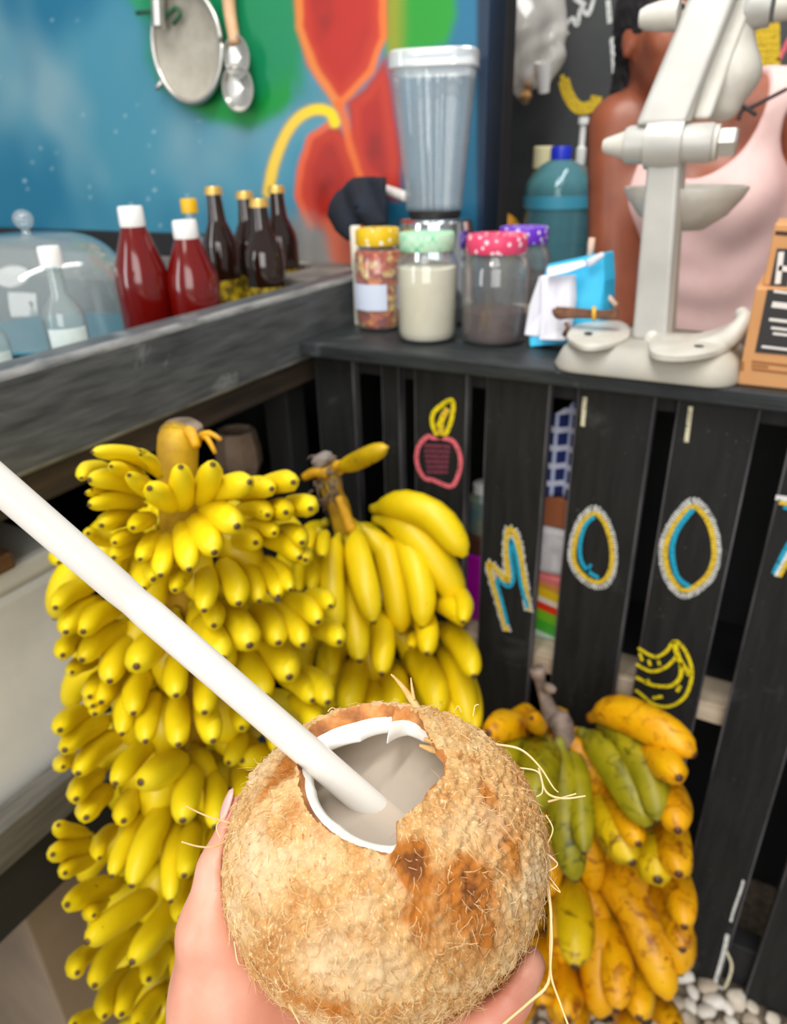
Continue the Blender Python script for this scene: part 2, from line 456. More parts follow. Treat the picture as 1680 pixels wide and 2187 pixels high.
f = [(i * nz + j, (i + 1) * nz + j, (i + 1) * nz + j + 1, i * nz + j + 1) for i in range(nx - 1) for j in range(nz - 1)]
nb = len(v)
bx = boxv((-2.3, YW, 0), (-0.488, YW + .07, 2.5))
v = np.vstack([v, bx]); f += [tuple(nb + q for q in t) for t in BOXF if t != (0, 1, 5, 4)]
tm = NT('painted_mural'); at = tm.node('ShaderNodeAttribute', attribute_name='paint')
tm.col(at.outputs['Color']); tm.set(Roughness=0.45); tm.bump(tm.noise(tm.coord(), 30, 5), 0.15, 0.003)
wl = mesh_obj('wall_left', v, f, tm.m, loc=(-1.4, YW, 0))
ca = wl.data.color_attributes.new('paint', 'FLOAT_COLOR', 'POINT')
cc = np.ones((len(v), 4)); cc[:nb, :3] = C.reshape(-1, 3); cc[nb:, :3] = lin((10, 40, 66))
ca.data.foreach_set('color', cc.ravel())
tag(wl, 'blue wall with a painted red and orange flower, green leaves and yellow stem', kind='structure')

M_chalkwall = NT('chalkboard_wall')
_v = M_chalkwall.coord(); M_chalkwall.col(M_chalkwall.ramp(M_chalkwall.noise(_v, 4, 6, .6), [(0.3, (50, 52, 54)), (0.7, (74, 78, 78))]))
M_chalkwall.set(Roughness=0.7); M_chalkwall = M_chalkwall.m
wb = box('wall_back', (-1.6, YK, 0), (1.6, YK + .08, 2.5), M_chalkwall, bev=0)
tag(wb, 'dark chalkboard wall behind the person', kind='structure')
wr = box('trim_1', (-0.545, YW + .0705, 0), (-0.487, YW + .12, 2.5), M_dark, bev=0.003)
tag(wr, 'dark post at the end of the mural wall', kind='structure')

# chalk lines: thin raised strokes lying on a plane of constant Y
def chalk_mat(name, c):
    if name in MATS: return MATS[name]
    t = NT(name); f_ = t.fr(t.noise(t.coord(), 330, 3, .6), 0.36, 0.46)
    t.col(t.mix(f_, tuple(int(q * .45 + 14) for q in c), c)); t.set(Roughness=0.95, Specular_IOR_Level=0.1)
    MATS[name] = t.m; return t.m
CH = {k: chalk_mat('chalk_' + k, c) for k, c in dict(white=(226, 228, 226), yellow=(224, 190, 60), blue=(40, 164, 200), pink=(232, 112, 124), lemon=(236, 214, 30), dull=(120, 60, 76), cream=(222, 216, 184)).items()}
def ribbon_vf(pts, w, y, th=0.0006, closed=False):
    pts = np.asarray(pts, float); k = len(pts)
    T = (np.roll(pts, -1, 0) - np.roll(pts, 1, 0)) if closed else np.gradient(pts, axis=0)
    T /= np.linalg.norm(T, axis=1)[:, None] + 1e-12
    N = np.stack([-T[:, 1], T[:, 0]], -1); w = np.broadcast_to(np.asarray(w, float), (k,))[:, None]
    L, R = pts + N * w, pts - N * w
    v = []
    for q, yy in ((L, y), (R, y), (R, y - th), (L, y - th)):
        v.append(np.stack([q[:, 0], np.full(k, yy), q[:, 1]], -1))
    v = np.stack(v, 1).reshape(-1, 3); f = []
    for i in range(k if closed else k - 1):
        j = (i + 1) % k
        for a in range(4): f.append((i * 4 + a, i * 4 + (a + 1) % 4, j * 4 + (a + 1) % 4, j * 4 + a))
    if not closed: f += [(0, 1, 2, 3), ((k - 1) * 4 + 3, (k - 1) * 4 + 2, (k - 1) * 4 + 1, (k - 1) * 4)]
    return v, f
def chalk(name, strokes, y, parent):
    "strokes: (colour, px points, width px, closed, layer)"
    parts, mi, names = [], [], []
    for colr, pts, w, closed, layer in strokes:
        q = np.array([on(a, b, Y=y)[[0, 2]] for a, b in pts])
        d = depth(on(*pts[0], Y=y))
        if len(q) > 2: q = spline(q, 8 * len(q), closed)
        if colr == 'white' and w > 12:          # chalk ticks laid side by side
            hw_ = 0.5 * w * d / FPX; q2 = np.vstack([q, q[:1]]) if closed else q
            s_ = np.concatenate([[0], np.cumsum(np.linalg.norm(np.diff(q2, axis=0), axis=1))]); n_ = max(2, int(s_[-1] / (6.0 * d / FPX)))
            cs = np.linspace(0, s_[-1], n_); pt = np.stack([np.interp(cs, s_, q2[:, i]) for i in (0, 1)], -1); tg = np.gradient(pt, axis=0); tg /= np.linalg.norm(tg, axis=1)[:, None]
            jr = np.random.default_rng(int(w * 7 + len(q)))
            vf = joinvf([ribbon_vf([p + np.array([-t[1], t[0]]) * hw_ * jr.uniform(.8, 1.1) + t * hw_ * .3, p - np.array([-t[1], t[0]]) * hw_ * jr.uniform(.8, 1.1)], 1.9 * d / FPX * jr.uniform(.7, 1.15), y - 0.0002 - layer * 0.0007, 0.0006) for p, t in zip(pt, tg)])
        else:
            vf = ribbon_vf(q, 0.5 * w * d / FPX, y - 0.0002 - layer * 0.0007, 0.0006, closed)
        if colr not in names: names.append(colr)
        parts.append(vf); mi += [names.index(colr)] * len(vf[1])
    v, f = joinvf(parts)
    return mesh_obj(name, v, f, None, parent, smooth=False, mats=[CH[n] for n in names], midx=mi)
def c6(p): return [(640 + .3571 * a, 740 + .3571 * b) for a, b in p]
def c7(p): return [(1100 + .3452 * a, 800 + .3452 * b) for a, b in p]
def inset(p, k):
    c = np.mean(p, 0); return [tuple(c + (np.array(q) - c) * k) for q in p]

# chalk on the kitchen wall
chalk('chalk_banana', [('yellow', [(1203, 170), (1212, 200), (1228, 225), (1246, 232), (1268, 222), (1274, 205)], 24, False, 0), ('yellow', [(1200, 160), (1206, 190)], 10, False, 1)], YK, wb)
chalk('chalk_line', [('white', [(1298, 0), (1302, 50)], 10, False, 0), ('white', [(1306, 80), (1312, 160), (1320, 250)], 9, False, 0)], YK, wb)
chalk('chalk_scribble', [('white', [(1196, 70), (1220, 40), (1232, 52), (1240, 20), (1256, 30), (1268, -5)], 9, False, 0), ('white', [(1190, 96), (1212, 66)], 12, False, 0), ('white', [(1226, -5), (1250, 12)], 10, False, 1)], YK, wb)
chalk('chalk_pineapple', [('yellow', [(1325, 20), (1334, 24)], 20, False, 0), ('yellow', [(1332, 50), (1330, 75), (1322, 100), (1330, 120)], 10, False, 0),
                          ('yellow', [(1334, 130), (1340, 180), (1350, 230), (1342, 245)], 9, False, 0)], YK, wb)
chalk('chalk_fruit', [('yellow', [(1606 + 8 * math.sin(k), 58 + 7 * k), (1665, 52 + 7.5 * k)], 7, False, k % 2) for k in range(13)], YK, wb)
chalk('chalk_line', [('pink', [(1652, 152), (1680, 92), (1720, 20)], 9, False, 0)], YK, wb)

# ------------------------------------------------------------------ bar on the left: beam, tray, shelf
bar = empty('bar_counter', (-0.95, 0.4, 0), 'dark painted bar with a thick worn beam along its front and open shelf below', 'counter')
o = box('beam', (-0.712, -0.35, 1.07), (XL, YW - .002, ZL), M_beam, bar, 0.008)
o.data.materials.append(mat('worn_highlit_arris', (150, 150, 148), .55, c2=(88, 90, 90), scale=20, stretch=(3, .8, 3))); o.modifiers['bevel'].segments = 4; o.modifiers['bevel'].material = 1  # paler bevel: wear, plus the top-edge highlight put into its colour
box('batten', (-0.74, -0.35, 1.03), (-0.676, YW - .002, 1.069), mat('old_brown_wood', (70, 58, 48), 0.7, c2=(40, 34, 32), scale=12, stretch=(6, .6, 6)), bar, 0.004)
box('tray', (-1.9, -0.35, 1.105), (-0.713, YW - .002, 1.12), M_dark, bar, 0.002)
box('end_deck', (-0.80, 1.031, 1.1205), (-0.713, YW - .002, ZL - .001), black_wood('deck_worn_grey', (86, 84, 82), (140, 134, 126), 0.6), bar, 0.003)
box('end_deck', (-1.9, 1.172, 1.1205), (-0.801, YW - .002, ZL - .001), black_wood('deck_worn_grey', (86, 84, 82), (140, 134, 126), 0.6), bar, 0.003)
box('backsplash', (-2.2, YW - .022, ZL), (-1.08, YW - .002, ZL + .045), M_dark, bar, 0.003)
box('rail', (-0.705, -0.35, 0.636), (-0.668, 0.93, 0.69), black_wood('rail_worn', (74, 72, 68), (116, 112, 104), 0.6, (6, .7, 6)), bar, 0.003)
box('shelf', (-1.45, -0.35, 0.636), (-0.706, 1.2, 0.656), M_dark, bar, 0.002)
box('side_panel', (-0.690, -0.35, 0.545), (-0.672, 0.93, 0.635), M_dark, bar, 0.002)
box('back_panel', (-1.47, -0.35, 0.0), (-1.451, 1.2, 1.104), M_dark, bar, 0.002)
for y0 in (-0.34, 0.90): box('post', (-0.74, y0, 0.0), (-0.691, y0 + .05, 1.029), M_dark, bar, 0.003)

# ------------------------------------------------------------------ pallet counter
pc = empty('pallet_counter', (-0.1, 1.05, 0), 'black pallet counter of upright planks with chalk letters and fruit drawings', 'counter')
box('top_board', (-0.662, 0.909, ZB - .022), (1.0, 1.215, ZB), M_board, pc, 0.003)
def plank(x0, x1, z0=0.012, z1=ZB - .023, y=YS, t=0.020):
    # paler long edges: lighter grey on the sides and front arrises
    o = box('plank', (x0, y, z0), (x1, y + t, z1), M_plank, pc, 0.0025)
    o.data.materials.append(M_pale_edge)
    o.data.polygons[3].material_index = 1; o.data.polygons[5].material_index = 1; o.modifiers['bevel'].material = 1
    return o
def px_plank(xa, xb): return plank(on(xa, 1000 + (xa - 1000) * .13, Y=YS)[0], on(xb, 1000 + (xb - 1000) * .13, Y=YS)[0])
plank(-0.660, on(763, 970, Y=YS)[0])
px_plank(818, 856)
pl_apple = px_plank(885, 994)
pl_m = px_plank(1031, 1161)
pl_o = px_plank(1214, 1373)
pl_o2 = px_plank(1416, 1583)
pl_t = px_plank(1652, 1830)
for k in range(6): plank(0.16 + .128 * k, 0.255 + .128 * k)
# frame behind the planks: stringers and a pale inner shelf
M_pale = mat('bare_pallet_wood', (206, 190, 168), 0.7, c2=(168, 148, 124), scale=10, stretch=(.6, 5, 5))
zsh = on(1335, 1440, Y=0.975)[2]
box('stringer', (-0.655, 0.961, ZB - .055), (1.0, 1.0, ZB - .023), M_dark, pc, 0.002)
box('stringer', (-0.655, 0.962, zsh - .035), (1.0, 1.030, zsh), M_pale, pc, 0.002)
box('inner_shelf', (-0.655, 1.0305, zsh - .03), (1.0, 1.20, zsh - .0005), M_dark, pc, 0.0)
box('stringer', (-0.655, 0.961, 0.012), (1.0, 1.0, 0.11), M_dark, pc, 0.002)
box('back_panel', (-0.655, 1.201, 0.012), (1.0, 1.214, ZB - .023), M_dark, pc, 0.0)
for x0 in (-0.664, 0.96): box('end_panel', (x0, 0.961, 0.012), (x0 + .008, 1.20, ZB - .10), M_dark, pc, 0.0)

# chalk on the planks
chalk('chalk_leaf', [('lemon', c6([(830, 545), (795, 470), (805, 390), (905, 320), (915, 400), (880, 510), (830, 545)]), 10, False, 0), ('yellow', c6([(845, 520), (850, 440), (885, 370)]), 14, False, 1),
                     ('lemon', c6([(830, 480), (860, 420)]), 12, False, 2)], YS, pl_apple)
chalk('chalk_apple', [('pink', c6([(760, 540), (710, 600), (700, 690), (740, 780), (800, 800), (905, 835), (950, 760), (960, 660), (920, 570), (850, 545), (800, 545)]), 10, True, 0)] +
      [('dull', c6([(740 + 4 * k, 590 + 32 * k), (900 - 3 * k, 600 + 30 * k)]), 8, False, 0) for k in range(6)], YS, pl_apple)
m_path = [(1238, 1700), (1180, 1500), (1130, 1300), (1188, 1345), (1243, 1395), (1236, 1220), (1252, 1092), (1300, 1150), (1335, 1350), (1370, 1575)]
chalk('chalk_letter', [('white', c6(m_path), 20, False, 0), ('yellow', c6(m_path), 11, False, 1),
                       ('blue', c6([(1244, 1660), (1210, 1520), (1180, 1395), (1248, 1432), (1280, 1380), (1262, 1240), (1264, 1155), (1296, 1250), (1325, 1420), (1366, 1560)]), 8, False, 2)], YS, pl_m)
o1 = [(480, 825), (395, 905), (348, 1050), (352, 1180), (435, 1285), (540, 1312), (605, 1225), (615, 1080), (585, 945), (540, 860)]
chalk('chalk_letter', [('white', c7(o1), 13, True, 0), ('yellow', c7(inset(o1, .87)), 10, True, 1),
                       ('blue', c7([(490, 875), (432, 935), (402, 1050), (410, 1150), (460, 1218), (520, 1255)]), 9, False, 2), ('blue', c7([(445, 1220), (470, 1170)]), 6, False, 2)], YS, pl_o)
o2 = [(1090, 778), (985, 885), (917, 1020), (907, 1150), (945, 1278), (1042, 1372), (1178, 1295), (1243, 1180), (1252, 1060), (1225, 925), (1165, 818)]
chalk('chalk_letter', [('white', c7(o2), 14, True, 0), ('yellow', c7(inset(o2, .87)), 11, True, 1),
                       ('blue', c7([(1100, 830), (1012, 942), (972, 1060), (982, 1180), (1012, 1258), (1080, 1310)]), 11, False, 2)], YS, pl_o2)
chalk('chalk_letter', [('white', [(1656, 1062), (1700, 1068), (1800, 1085)], 11, False, 0), ('yellow', [(1663, 1072), (1720, 1082), (1800, 1096)], 9, False, 1), ('blue', [(1672, 1082), (1720, 1092)], 8, False, 2),
                       ('blue', [(1652, 1225), (1682, 1165), (1730, 1090)], 10, False, 0), ('white', [(1657, 1230), (1686, 1178), (1735, 1094)], 9, False, 1), ('yellow', [(1664, 1230), (1692, 1180), (1740, 1096)], 8, False, 2)], YS, pl_t)
chalk('chalk_mark', [('cream', [(1249, 848), (1244, 910)], 9, False, 0)], YS, pl_o)
chalk('chalk_mark', [('cream', [(1475, 868), (1465, 944)], 9, False, 0)], YS, pl_o2)
ban = [('lemon', c7(p), w, False, 0) for p, w in (
    ([(760, 1690), (860, 1745), (930, 1715), (985, 1650), (1040, 1690), (1085, 1790), (1090, 1880), (1050, 1990), (960, 2050), (860, 2040), (770, 1970), (742, 1950)], 7),
    ([(985, 1650), (1010, 1750), (1080, 1860)], 11), ([(748, 1790), (840, 1835), (930, 1810), (1000, 1740)], 7), ([(745, 1870), (850, 1920), (960, 1925), (1020, 1870), (1025, 1780)], 8),
    ([(770, 1720), (785, 1770)], 6), ([(825, 1765), (835, 1800)], 6), ([(885, 1770), (895, 1800)], 6), ([(850, 2000), (910, 1990)], 7), ([(1000, 1960), (1020, 1925)], 7), ([(800, 1900), (830, 1890)], 6))]
chalk('chalk_banana', ban, YS, pl_o2)
chalk('paint_drip', [('white', [(1587, 1880), (1580, 1905), (1566, 1945), (1560, 1968)], 5, False, 0), ('white', [(1553, 1995), (1546, 2030), (1535, 2070), (1528, 2100), (1545, 2112)], 8, False, 0), ('cream', [(1550, 2030), (1562, 2060), (1556, 2090), (1546, 2112)], 6, False, 0)], YS, pl_o2)

# ------------------------------------------------------------------ bananas
def banana_mat(name, body, body2, neck, tipc, spot=(70, 46, 18), spots=0.0, streak=0.0):
    if name in MATS: return MATS[name]
    t = NT(name); at = t.node('ShaderNodeAttribute', attribute_name='along'); a = at.outputs['Fac']
    oi = t.node('ShaderNodeObjectInfo'); v = t.coord()
    add = t.node('ShaderNodeVectorMath', operation='ADD'); cmb = t.node('ShaderNodeCombineXYZ')
    ml = t.node('ShaderNodeMath', operation='MULTIPLY'); ml.inputs[1].default_value = 9.0
    t.link(oi.outputs['Random'], ml.inputs[0])
    for k in range(3): t.link(ml.outputs[0], cmb.inputs[k])
    t.link(v, add.inputs[0]); t.link(cmb.outputs[0], add.inputs[1]); v = add.outputs[0]
    base = t.ramp(t.noise(v, 16, 4), [(0.3, body), (0.72, body2)])
    if streak: base = t.mix(t.fr(t.noise(v, 38, 5, .65, .8), 0.62 - .1 * streak, 0.74 - .06 * streak), base, spot)
    base = t.mix(t.fr(t.noise(v, 95, 2), 0.76 - .1 * spots, 0.80 - .1 * spots), base, spot)
    base = t.mix(t.fr(a, 0.20, 0.02), base, neck)
    base = t.mix(t.fr(a, 0.975, 0.992), base, tipc)
    t.col(base); t.set(Roughness=0.42, Specular_IOR_Level=0.45, Subsurface_Weight=0.05, Subsurface_Radius=(0.01, 0.006, 0.001))
    t.bump(t.noise(v, 60, 3), 0.06, 0.002)
    MATS[name] = t.m; return t.m
B_small = banana_mat('small_banana_skin', (226, 200, 6), (240, 216, 26), (206, 186, 20), (84, 60, 30), spots=0.2)
B_big = banana_mat('large_banana_skin', (226, 196, 4), (240, 212, 14), (196, 176, 20), (78, 58, 26), spots=0.25)
B_green = banana_mat('green_plantain_skin', (120, 116, 6), (172, 158, 18), (150, 150, 60), (60, 44, 20), (56, 58, 10), 0.5, .9)
B_mid = banana_mat('turning_plantain_skin', (206, 178, 8), (228, 190, 10), (170, 150, 30), (70, 46, 20), (110, 76, 8), 0.5, .9)
B_ripe = banana_mat('ripe_plantain_skin', (222, 150, 0), (238, 182, 4), (170, 110, 20), (80, 44, 16), (146, 78, 6), 0.6, 1.1)
M_stalk = mat('banana_stalk_skin', (206, 166, 20), 0.6, c2=(150, 108, 26), scale=24, bump=.2)
M_drystalk = mat('dry_stalk_skin', (150, 134, 116), 0.8, c2=(84, 66, 48), scale=40, bump=.4)

def banana_vf(pts, w, n=10, seg=13, ridge=.045):
    P = spline(pts, seg * 4); s = np.concatenate([[0], np.cumsum(np.linalg.norm(np.diff(P, axis=0), axis=1))]); s /= s[-1]
    tt = np.array([0, .04, .09, .15, .23, .33, .45, .57, .68, .78, .87, .93, .965, .985, 1.0])
    Q = np.stack([np.interp(tt, s, P[:, k]) for k in range(3)], -1)
    rr = np.array([.30, .32, .42, .66, .86, .97, 1.0, 1.0, .98, .92, .78, .60, .34, .22, .16])
    R = rr * w / 2
    T, N, B = frame_along(Q); a = np.arange(n) * 2 * math.pi / n
    ph = (pts[0][0] * 97) % 6.28
    m = 1 + ridge * np.cos(5 * a + ph)
    v = (Q[:, None] + (R[:, None] * m[None])[..., None] * (np.cos(a)[None, :, None] * N[:, None] + np.sin(a)[None, :, None] * B[:, None])).reshape(-1, 3)
    k = len(Q); f = [(i * n + j, i * n + (j + 1) % n, (i + 1) * n + (j + 1) % n, (i + 1) * n + j) for i in range(k - 1) for j in range(n)]
    f += [tuple(reversed(range(n))), tuple((k - 1) * n + j for j in range(n))]
    return v, f, np.repeat(tt, n)
def banana(parent, pts, w, m):
    v, f, t = banana_vf(pts, w, ridge=.085 if m in (B_green, B_mid, B_ripe) else .045)
    o = mesh_obj('banana', v, f, m, parent, loc=pts[0])
    at = o.data.attributes.new('along', 'FLOAT', 'POINT'); at.data.foreach_set('value', t.astype(np.float32))
    return o
def cyl_r(P0, P1, rad, x, y):
    "distance along the pixel ray to the near side of the bunch's cylinder (closest approach when it misses)"
    u = (P1 - P0) / np.linalg.norm(P1 - P0); d = pdir(x, y); w = CAM - P0
    dp = d - u * (d @ u); wp = w - u * (w @ u)
    a, b, c = dp @ dp, dp @ wp, wp @ wp - rad * rad; D = b * b - a * c
    return (-b - math.sqrt(D)) / a if D > 0 else -b / a
def traced(parent, P0, P1, path, wpx, m, L, rb=0.05, bulge=0.012, over=1.13):
    r0 = cyl_r(P0, P1, rb, *path[0]); b = CAM + pdir(*path[0]) * r0
    d = pdir(*path[-1]); q = b - CAM; t0 = q @ d; h2 = q @ q - t0 * t0; Ls = L * L - h2
    r1 = t0 - math.sqrt(Ls) if Ls > 0 else t0
    r1 = max(r1, r0 - L * .92)
    path = np.array(path, float)
    if len(path) == 2:
        u = (P1 - P0) / np.linalg.norm(P1 - P0)
        tip = CAM + d * r1; mid = (b + tip) / 2; ax = P0 + u * ((mid - P0) @ u); out = mid - ax; out /= np.linalg.norm(out)
        out = out + np.array([0, 0, .5]); pts = [b, mid + out / np.linalg.norm(out) * np.linalg.norm(tip - b) * .10, tip]
    else:
        k = np.concatenate([[0], np.cumsum(np.linalg.norm(np.diff(path, axis=0), axis=1))]); k /= k[-1]
        pts = [CAM + pdir(*p) * (r0 + (r1 - r0) * t - bulge * math.sin(math.pi * t)) for p, t in zip(path, k)]
    return banana(parent, np.array(pts), wpx * over * depth(np.array(pts)[len(pts) // 2]) / FPX, m)
def fill(parent, P0, P1, z_hi, z_lo, nh, per, rb, rt, drop, w, m, seed, az=None):
    r = np.random.default_rng(seed); u = P1 - P0
    for i in range(nh):
        z = z_hi + (z_lo - z_hi) * i / max(1, nh - 1); A = P0 + u * ((z - P0[2]) / u[2]); off = r.uniform(0, 6.28)
        for j in range(per):
            a = off + 2 * math.pi * (j + r.uniform(-.2, .2)) / per if az is None else az[0] + (az[1] - az[0]) * (j + r.uniform(.2, .8)) / per
            e = np.array([math.cos(a), math.sin(a), 0]); dr = drop * r.uniform(.8, 1.2)
            b = A + e * rb + np.array([0, 0, r.uniform(-.01, .01)]); tip = A + e * rt * r.uniform(.92, 1.05) - np.array([0, 0, dr])
            if tip[2] < .02: tip[2] = .02
            mid = (b + tip) / 2 + e * .018 + np.array([0, 0, .012])
            banana(parent, np.array([b, mid, tip]), w * r.uniform(.92, 1.06), m)

# --- bunch of small bananas
A0, A1 = np.array([-0.505, 0.475, 1.115]), np.array([-0.50, 0.30, 0.02])
b1 = empty('banana_bunch', A1, 'tall bunch of many short yellow bananas with a thick cut stalk, leaning on the bar', 'banana bunch')
def c8(p): return [(80 + .4048 * a, 880 + .4048 * b) for a, b in p]
def c1(p): return [(80 + .36 * a, 1400 + .36 * b) for a, b in p]
T8 = '''770,520,755,285,120;850,490,925,272,125;740,500,588,400,125;880,440,1122,368,130;1000,420,1238,405,110;1150,400,1350,370,110;870,520,1055,605,150;
1060,500,1215,545,100;1180,525,1310,530,110;1290,500,1440,510,110;820,560,935,745,140;770,580,800,835,125;1000,680,1152,690,110;700,640,648,865,110;
650,300,540,200,50;575,345,385,285,75;380,280,230,350,70;540,430,250,430,50;540,540,335,600,100;620,560,500,612,90;
1160,650,1385,770,110;1250,630,1395,690,100;1300,750,1412,780,90;1040,780,1170,1000,100;1130,790,1270,975,95;1160,770,1335,940,80;960,790,1062,1015,130;880,800,878,1052,115;
790,820,722,942,90;650,770,610,885,110;560,640,405,690,80;430,690,265,640,80;560,680,400,770,90;590,760,560,935,100;
960,1050,1122,1235,160;1120,1030,1272,1222,130;1220,1020,1402,1232,120;1290,980,1482,1110,110;1390,970,1545,1025,90;1420,1130,1592,1215,110;850,1090,980,1305,150;1170,1230,1330,1402,150;
1340,1360,1532,1535,120;1020,1250,1205,1505,140;1250,1370,1452,1525,110;330,900,92,1035,100;330,980,148,1165,110;450,1020,238,1162,120;280,1180,132,1285,100;500,1110,232,1312,120;
330,1310,182,1375,80;520,1170,380,1425,130;640,1200,520,1345,150;740,1270,730,1500,120;880,1370,880,1590,120;190,740,112,795,70;500,1330,335,1535,110;430,1370,275,1505,100;590,1340,505,1595,120;
660,640,540,780,90;480,760,420,860,90;1080,600,1250,640,90;900,1000,930,1130,110'''
for s in T8.replace('\n', '').split(';'):
    a, b, c, d, w = map(float, s.split(','))
    traced(b1, A0, A1, c8([(a, b), (c, d)]), w * .4048, B_small, 0.100, rb=0.045)
for path, w in (([(650, 340), (540, 240), (400, 212), (282, 212)], 85), ([(640, 345), (600, 260), (540, 225)], 60), ([(560, 450), (420, 360), (268, 358)], 110), ([(570, 492), (420, 465), (268, 492)], 90), ([(660, 420), (570, 400), (480, 330)], 90)):
    traced(b1, A0, A1, c8(path), w * .4048, B_small, 0.10, rb=0.045, bulge=0.008)
T1 = '''640,110,500,472,120;550,130,338,352,110;450,150,328,302,100;710,200,640,515,130;840,220,835,535,140;960,230,1042,512,140;1140,300,1210,432,110;1180,430,1130,642,110;330,320,132,445,120;
440,370,158,565,130;520,450,238,705,130;250,600,152,662,90;700,480,458,765,130;880,600,606,755,170;920,650,860,985,160;1040,680,1050,1022,130;1170,670,1225,860,140;1340,580,1210,625,130;400,680,228,855,120;
450,780,288,965,130;640,790,510,985,130;320,1060,122,1005,90;350,1110,88,1182,110;360,1190,162,1292,100;480,1000,368,1205,90;690,880,438,1315,110;780,850,556,1375,150;830,960,790,1465,120;930,980,868,1312,130;
520,1330,172,1482,130;730,1390,288,1705,150;850,1440,556,1825,150;420,1450,335,1545,90;360,1720,236,1885,110;600,1600,336,1965,130;540,1850,398,2145,110;660,1820,498,2135,120;780,1710,658,1925,120;760,1950,588,2200,110;
440,2110,218,2190,100;720,2050,650,2220,120;1060,1020,1040,1250,130;1000,1240,960,1500,130;900,1320,850,1560,130;1250,860,1240,1050,130;1300,720,1330,900,130;1400,500,1450,640,130;1500,250,1640,420,130;1330,380,1420,560,120'''
for s in T1.replace('\n', '').split(';'):
    a, b, c, d, w = map(float, s.split(','))
    traced(b1, A0, A1, c1([(a, b), (c, d)]), w * .36, B_small, 0.105 + .03 * min(1, max(0, b - 700) / 900), rb=0.05)
fill(b1, A0, A1, 1.03, 0.14, 12, 8, 0.022, 0.072, 0.06, 0.036, B_small, 21)
vd = math.atan2(0 - .4, 0 + .5)
fill(b1, A0, A1, 1.02, 0.14, 9, 6, 0.035, 0.135, 0.07, 0.034, B_small, 22, az=(vd + 1.5, vd + 4.8))
top = on(388, 925, r=np.linalg.norm(A0 - CAM) + .01); foot = A0 + (A1 - A0) * .97
st = [top, A0 * .94 + A1 * .06, A0 * .5 + A1 * .5, foot]
tube('stalk', spline(st, 18), np.linspace(.021, .016, 19), M_stalk, b1, 14)
lathe('cut_end', [(.0005, -.004), (.0215, -.004), (.021, .006), (.014, .012), (.0005, .013)], M_drystalk, b1, top, 16, A=None)
for k, (a, b_, w) in enumerate((((425, 935), (472, 940), .004), ((430, 930), (460, 968), .004), ((402, 925), (420, 955), .008))):
    p = on(*a, r=np.linalg.norm(top - CAM) - .014); q = on(*b_, r=np.linalg.norm(top - CAM) - .03)
    tube('stub', spline([p, (p + q) / 2 + np.array([0, 0, .006]), q], 6), np.linspace(w, w * .5, 7), mat('stub_yellow', (226, 170, 14), .6, c2=(190, 140, 20), scale=50), b1, 7)

# --- bunch of long bananas in the corner
C0, C1 = on(702, 1000, Y=0.80), np.array([-0.50, 0.80, 0.02])
C1[:2] = on(900, 1500, Y=0.80)[:2]
b2 = empty('banana_bunch', C1, 'bunch of long smooth yellow bananas with a frayed grey stalk by the planks', 'banana bunch')
def cf(p): return [(620 + .3018 * a, 900 + .3018 * b) for a, b in p]
for path, w in (([(480, 745), (470, 900), (525, 1150), (592, 1432)], 185), ([(585, 750), (680, 920), (745, 1200), (785, 1505)], 190), ([(720, 750), (830, 900), (925, 1180), (932, 1465)], 190),
                ([(590, 690), (800, 740), (1010, 960), (1205, 1290)], 235), ([(575, 620), (800, 590), (1040, 690), (1245, 965)], 210), ([(345, 800), (285, 980), (290, 1230), (342, 1485)], 170),
                ([(180, 890), (165, 1040), (150, 1210)], 100), ([(430, 1060), (440, 1300), (490, 1705)], 180), ([(640, 1330), (650, 1560), (645, 1795)], 165), ([(250, 1400), (290, 1600), (285, 1815)], 115),
                ([(900, 1300), (965, 1450), (965, 1650)], 150), ([(1150, 1150), (1225, 1280), (1220, 1425)], 120), ([(820, 1590), (930, 1720), (1010, 1900), (1050, 2080)], 210), ([(1060, 1440), (1210, 1580), (1300, 1810)], 170),
                ([(1050, 1580), (1180, 1800), (1270, 2160)], 190), ([(480, 1690), (440, 1850), (400, 2060)], 200), ([(740, 1740), (730, 1900), (720, 2090)], 190), ([(1030, 1720), (1120, 1950), (1185, 2200)], 150),
                ([(1230, 1760), (1290, 1960), (1310, 2200)], 120), ([(170, 770), (130, 830), (110, 930)], 90), ([(255, 780), (235, 830), (225, 960)], 85), ([(560, 1840), (590, 1950), (600, 2090)], 150),
                ([(100, 960), (70, 1080), (60, 1210)], 90), ([(330, 1500), (250, 1700), (270, 1900)], 130), ([(1000, 1250), (1150, 1330), (1245, 1430)], 140), ([(850, 1480), (870, 1540), (850, 1600)], 80)):
    traced(b2, C0, C1, cf(path), w * .3018, B_big, 0.165, rb=0.045, bulge=0.02)
fill(b2, C0, C1, 0.86, 0.16, 6, 7, 0.03, 0.095, 0.13, 0.040, B_big, 31)
tube('stalk', spline([on(690, 985, Y=.80), on(712, 1060, Y=.80), on(735, 1130, Y=.80), C0 * .55 + C1 * .45, C1 + np.array([0, 0, .01])], 16), np.linspace(.016, .017, 17), M_stalk, b2, 12)
parts = []
for k in range(60):
    r = np.random.default_rng(k); p = on(r.uniform(668, 722), r.uniform(975, 1075), Y=.80 - r.uniform(.012, .02)); e = r.normal(size=3) * .008
    parts.append(tube_vf(spline([p, p + e * .6 + np.array([0, 0, -.006]), p + e + np.array([0, 0, -.016 * r.uniform(.3, 1)])], 5), [.0022, .002, .0016, .0014, .001, .0006], 4))
v, f = joinvf(parts); tag(mesh_obj('frayed_bract', v, f, M_drystalk, b2), kind='stuff')
q = on(690, 985, Y=.795)
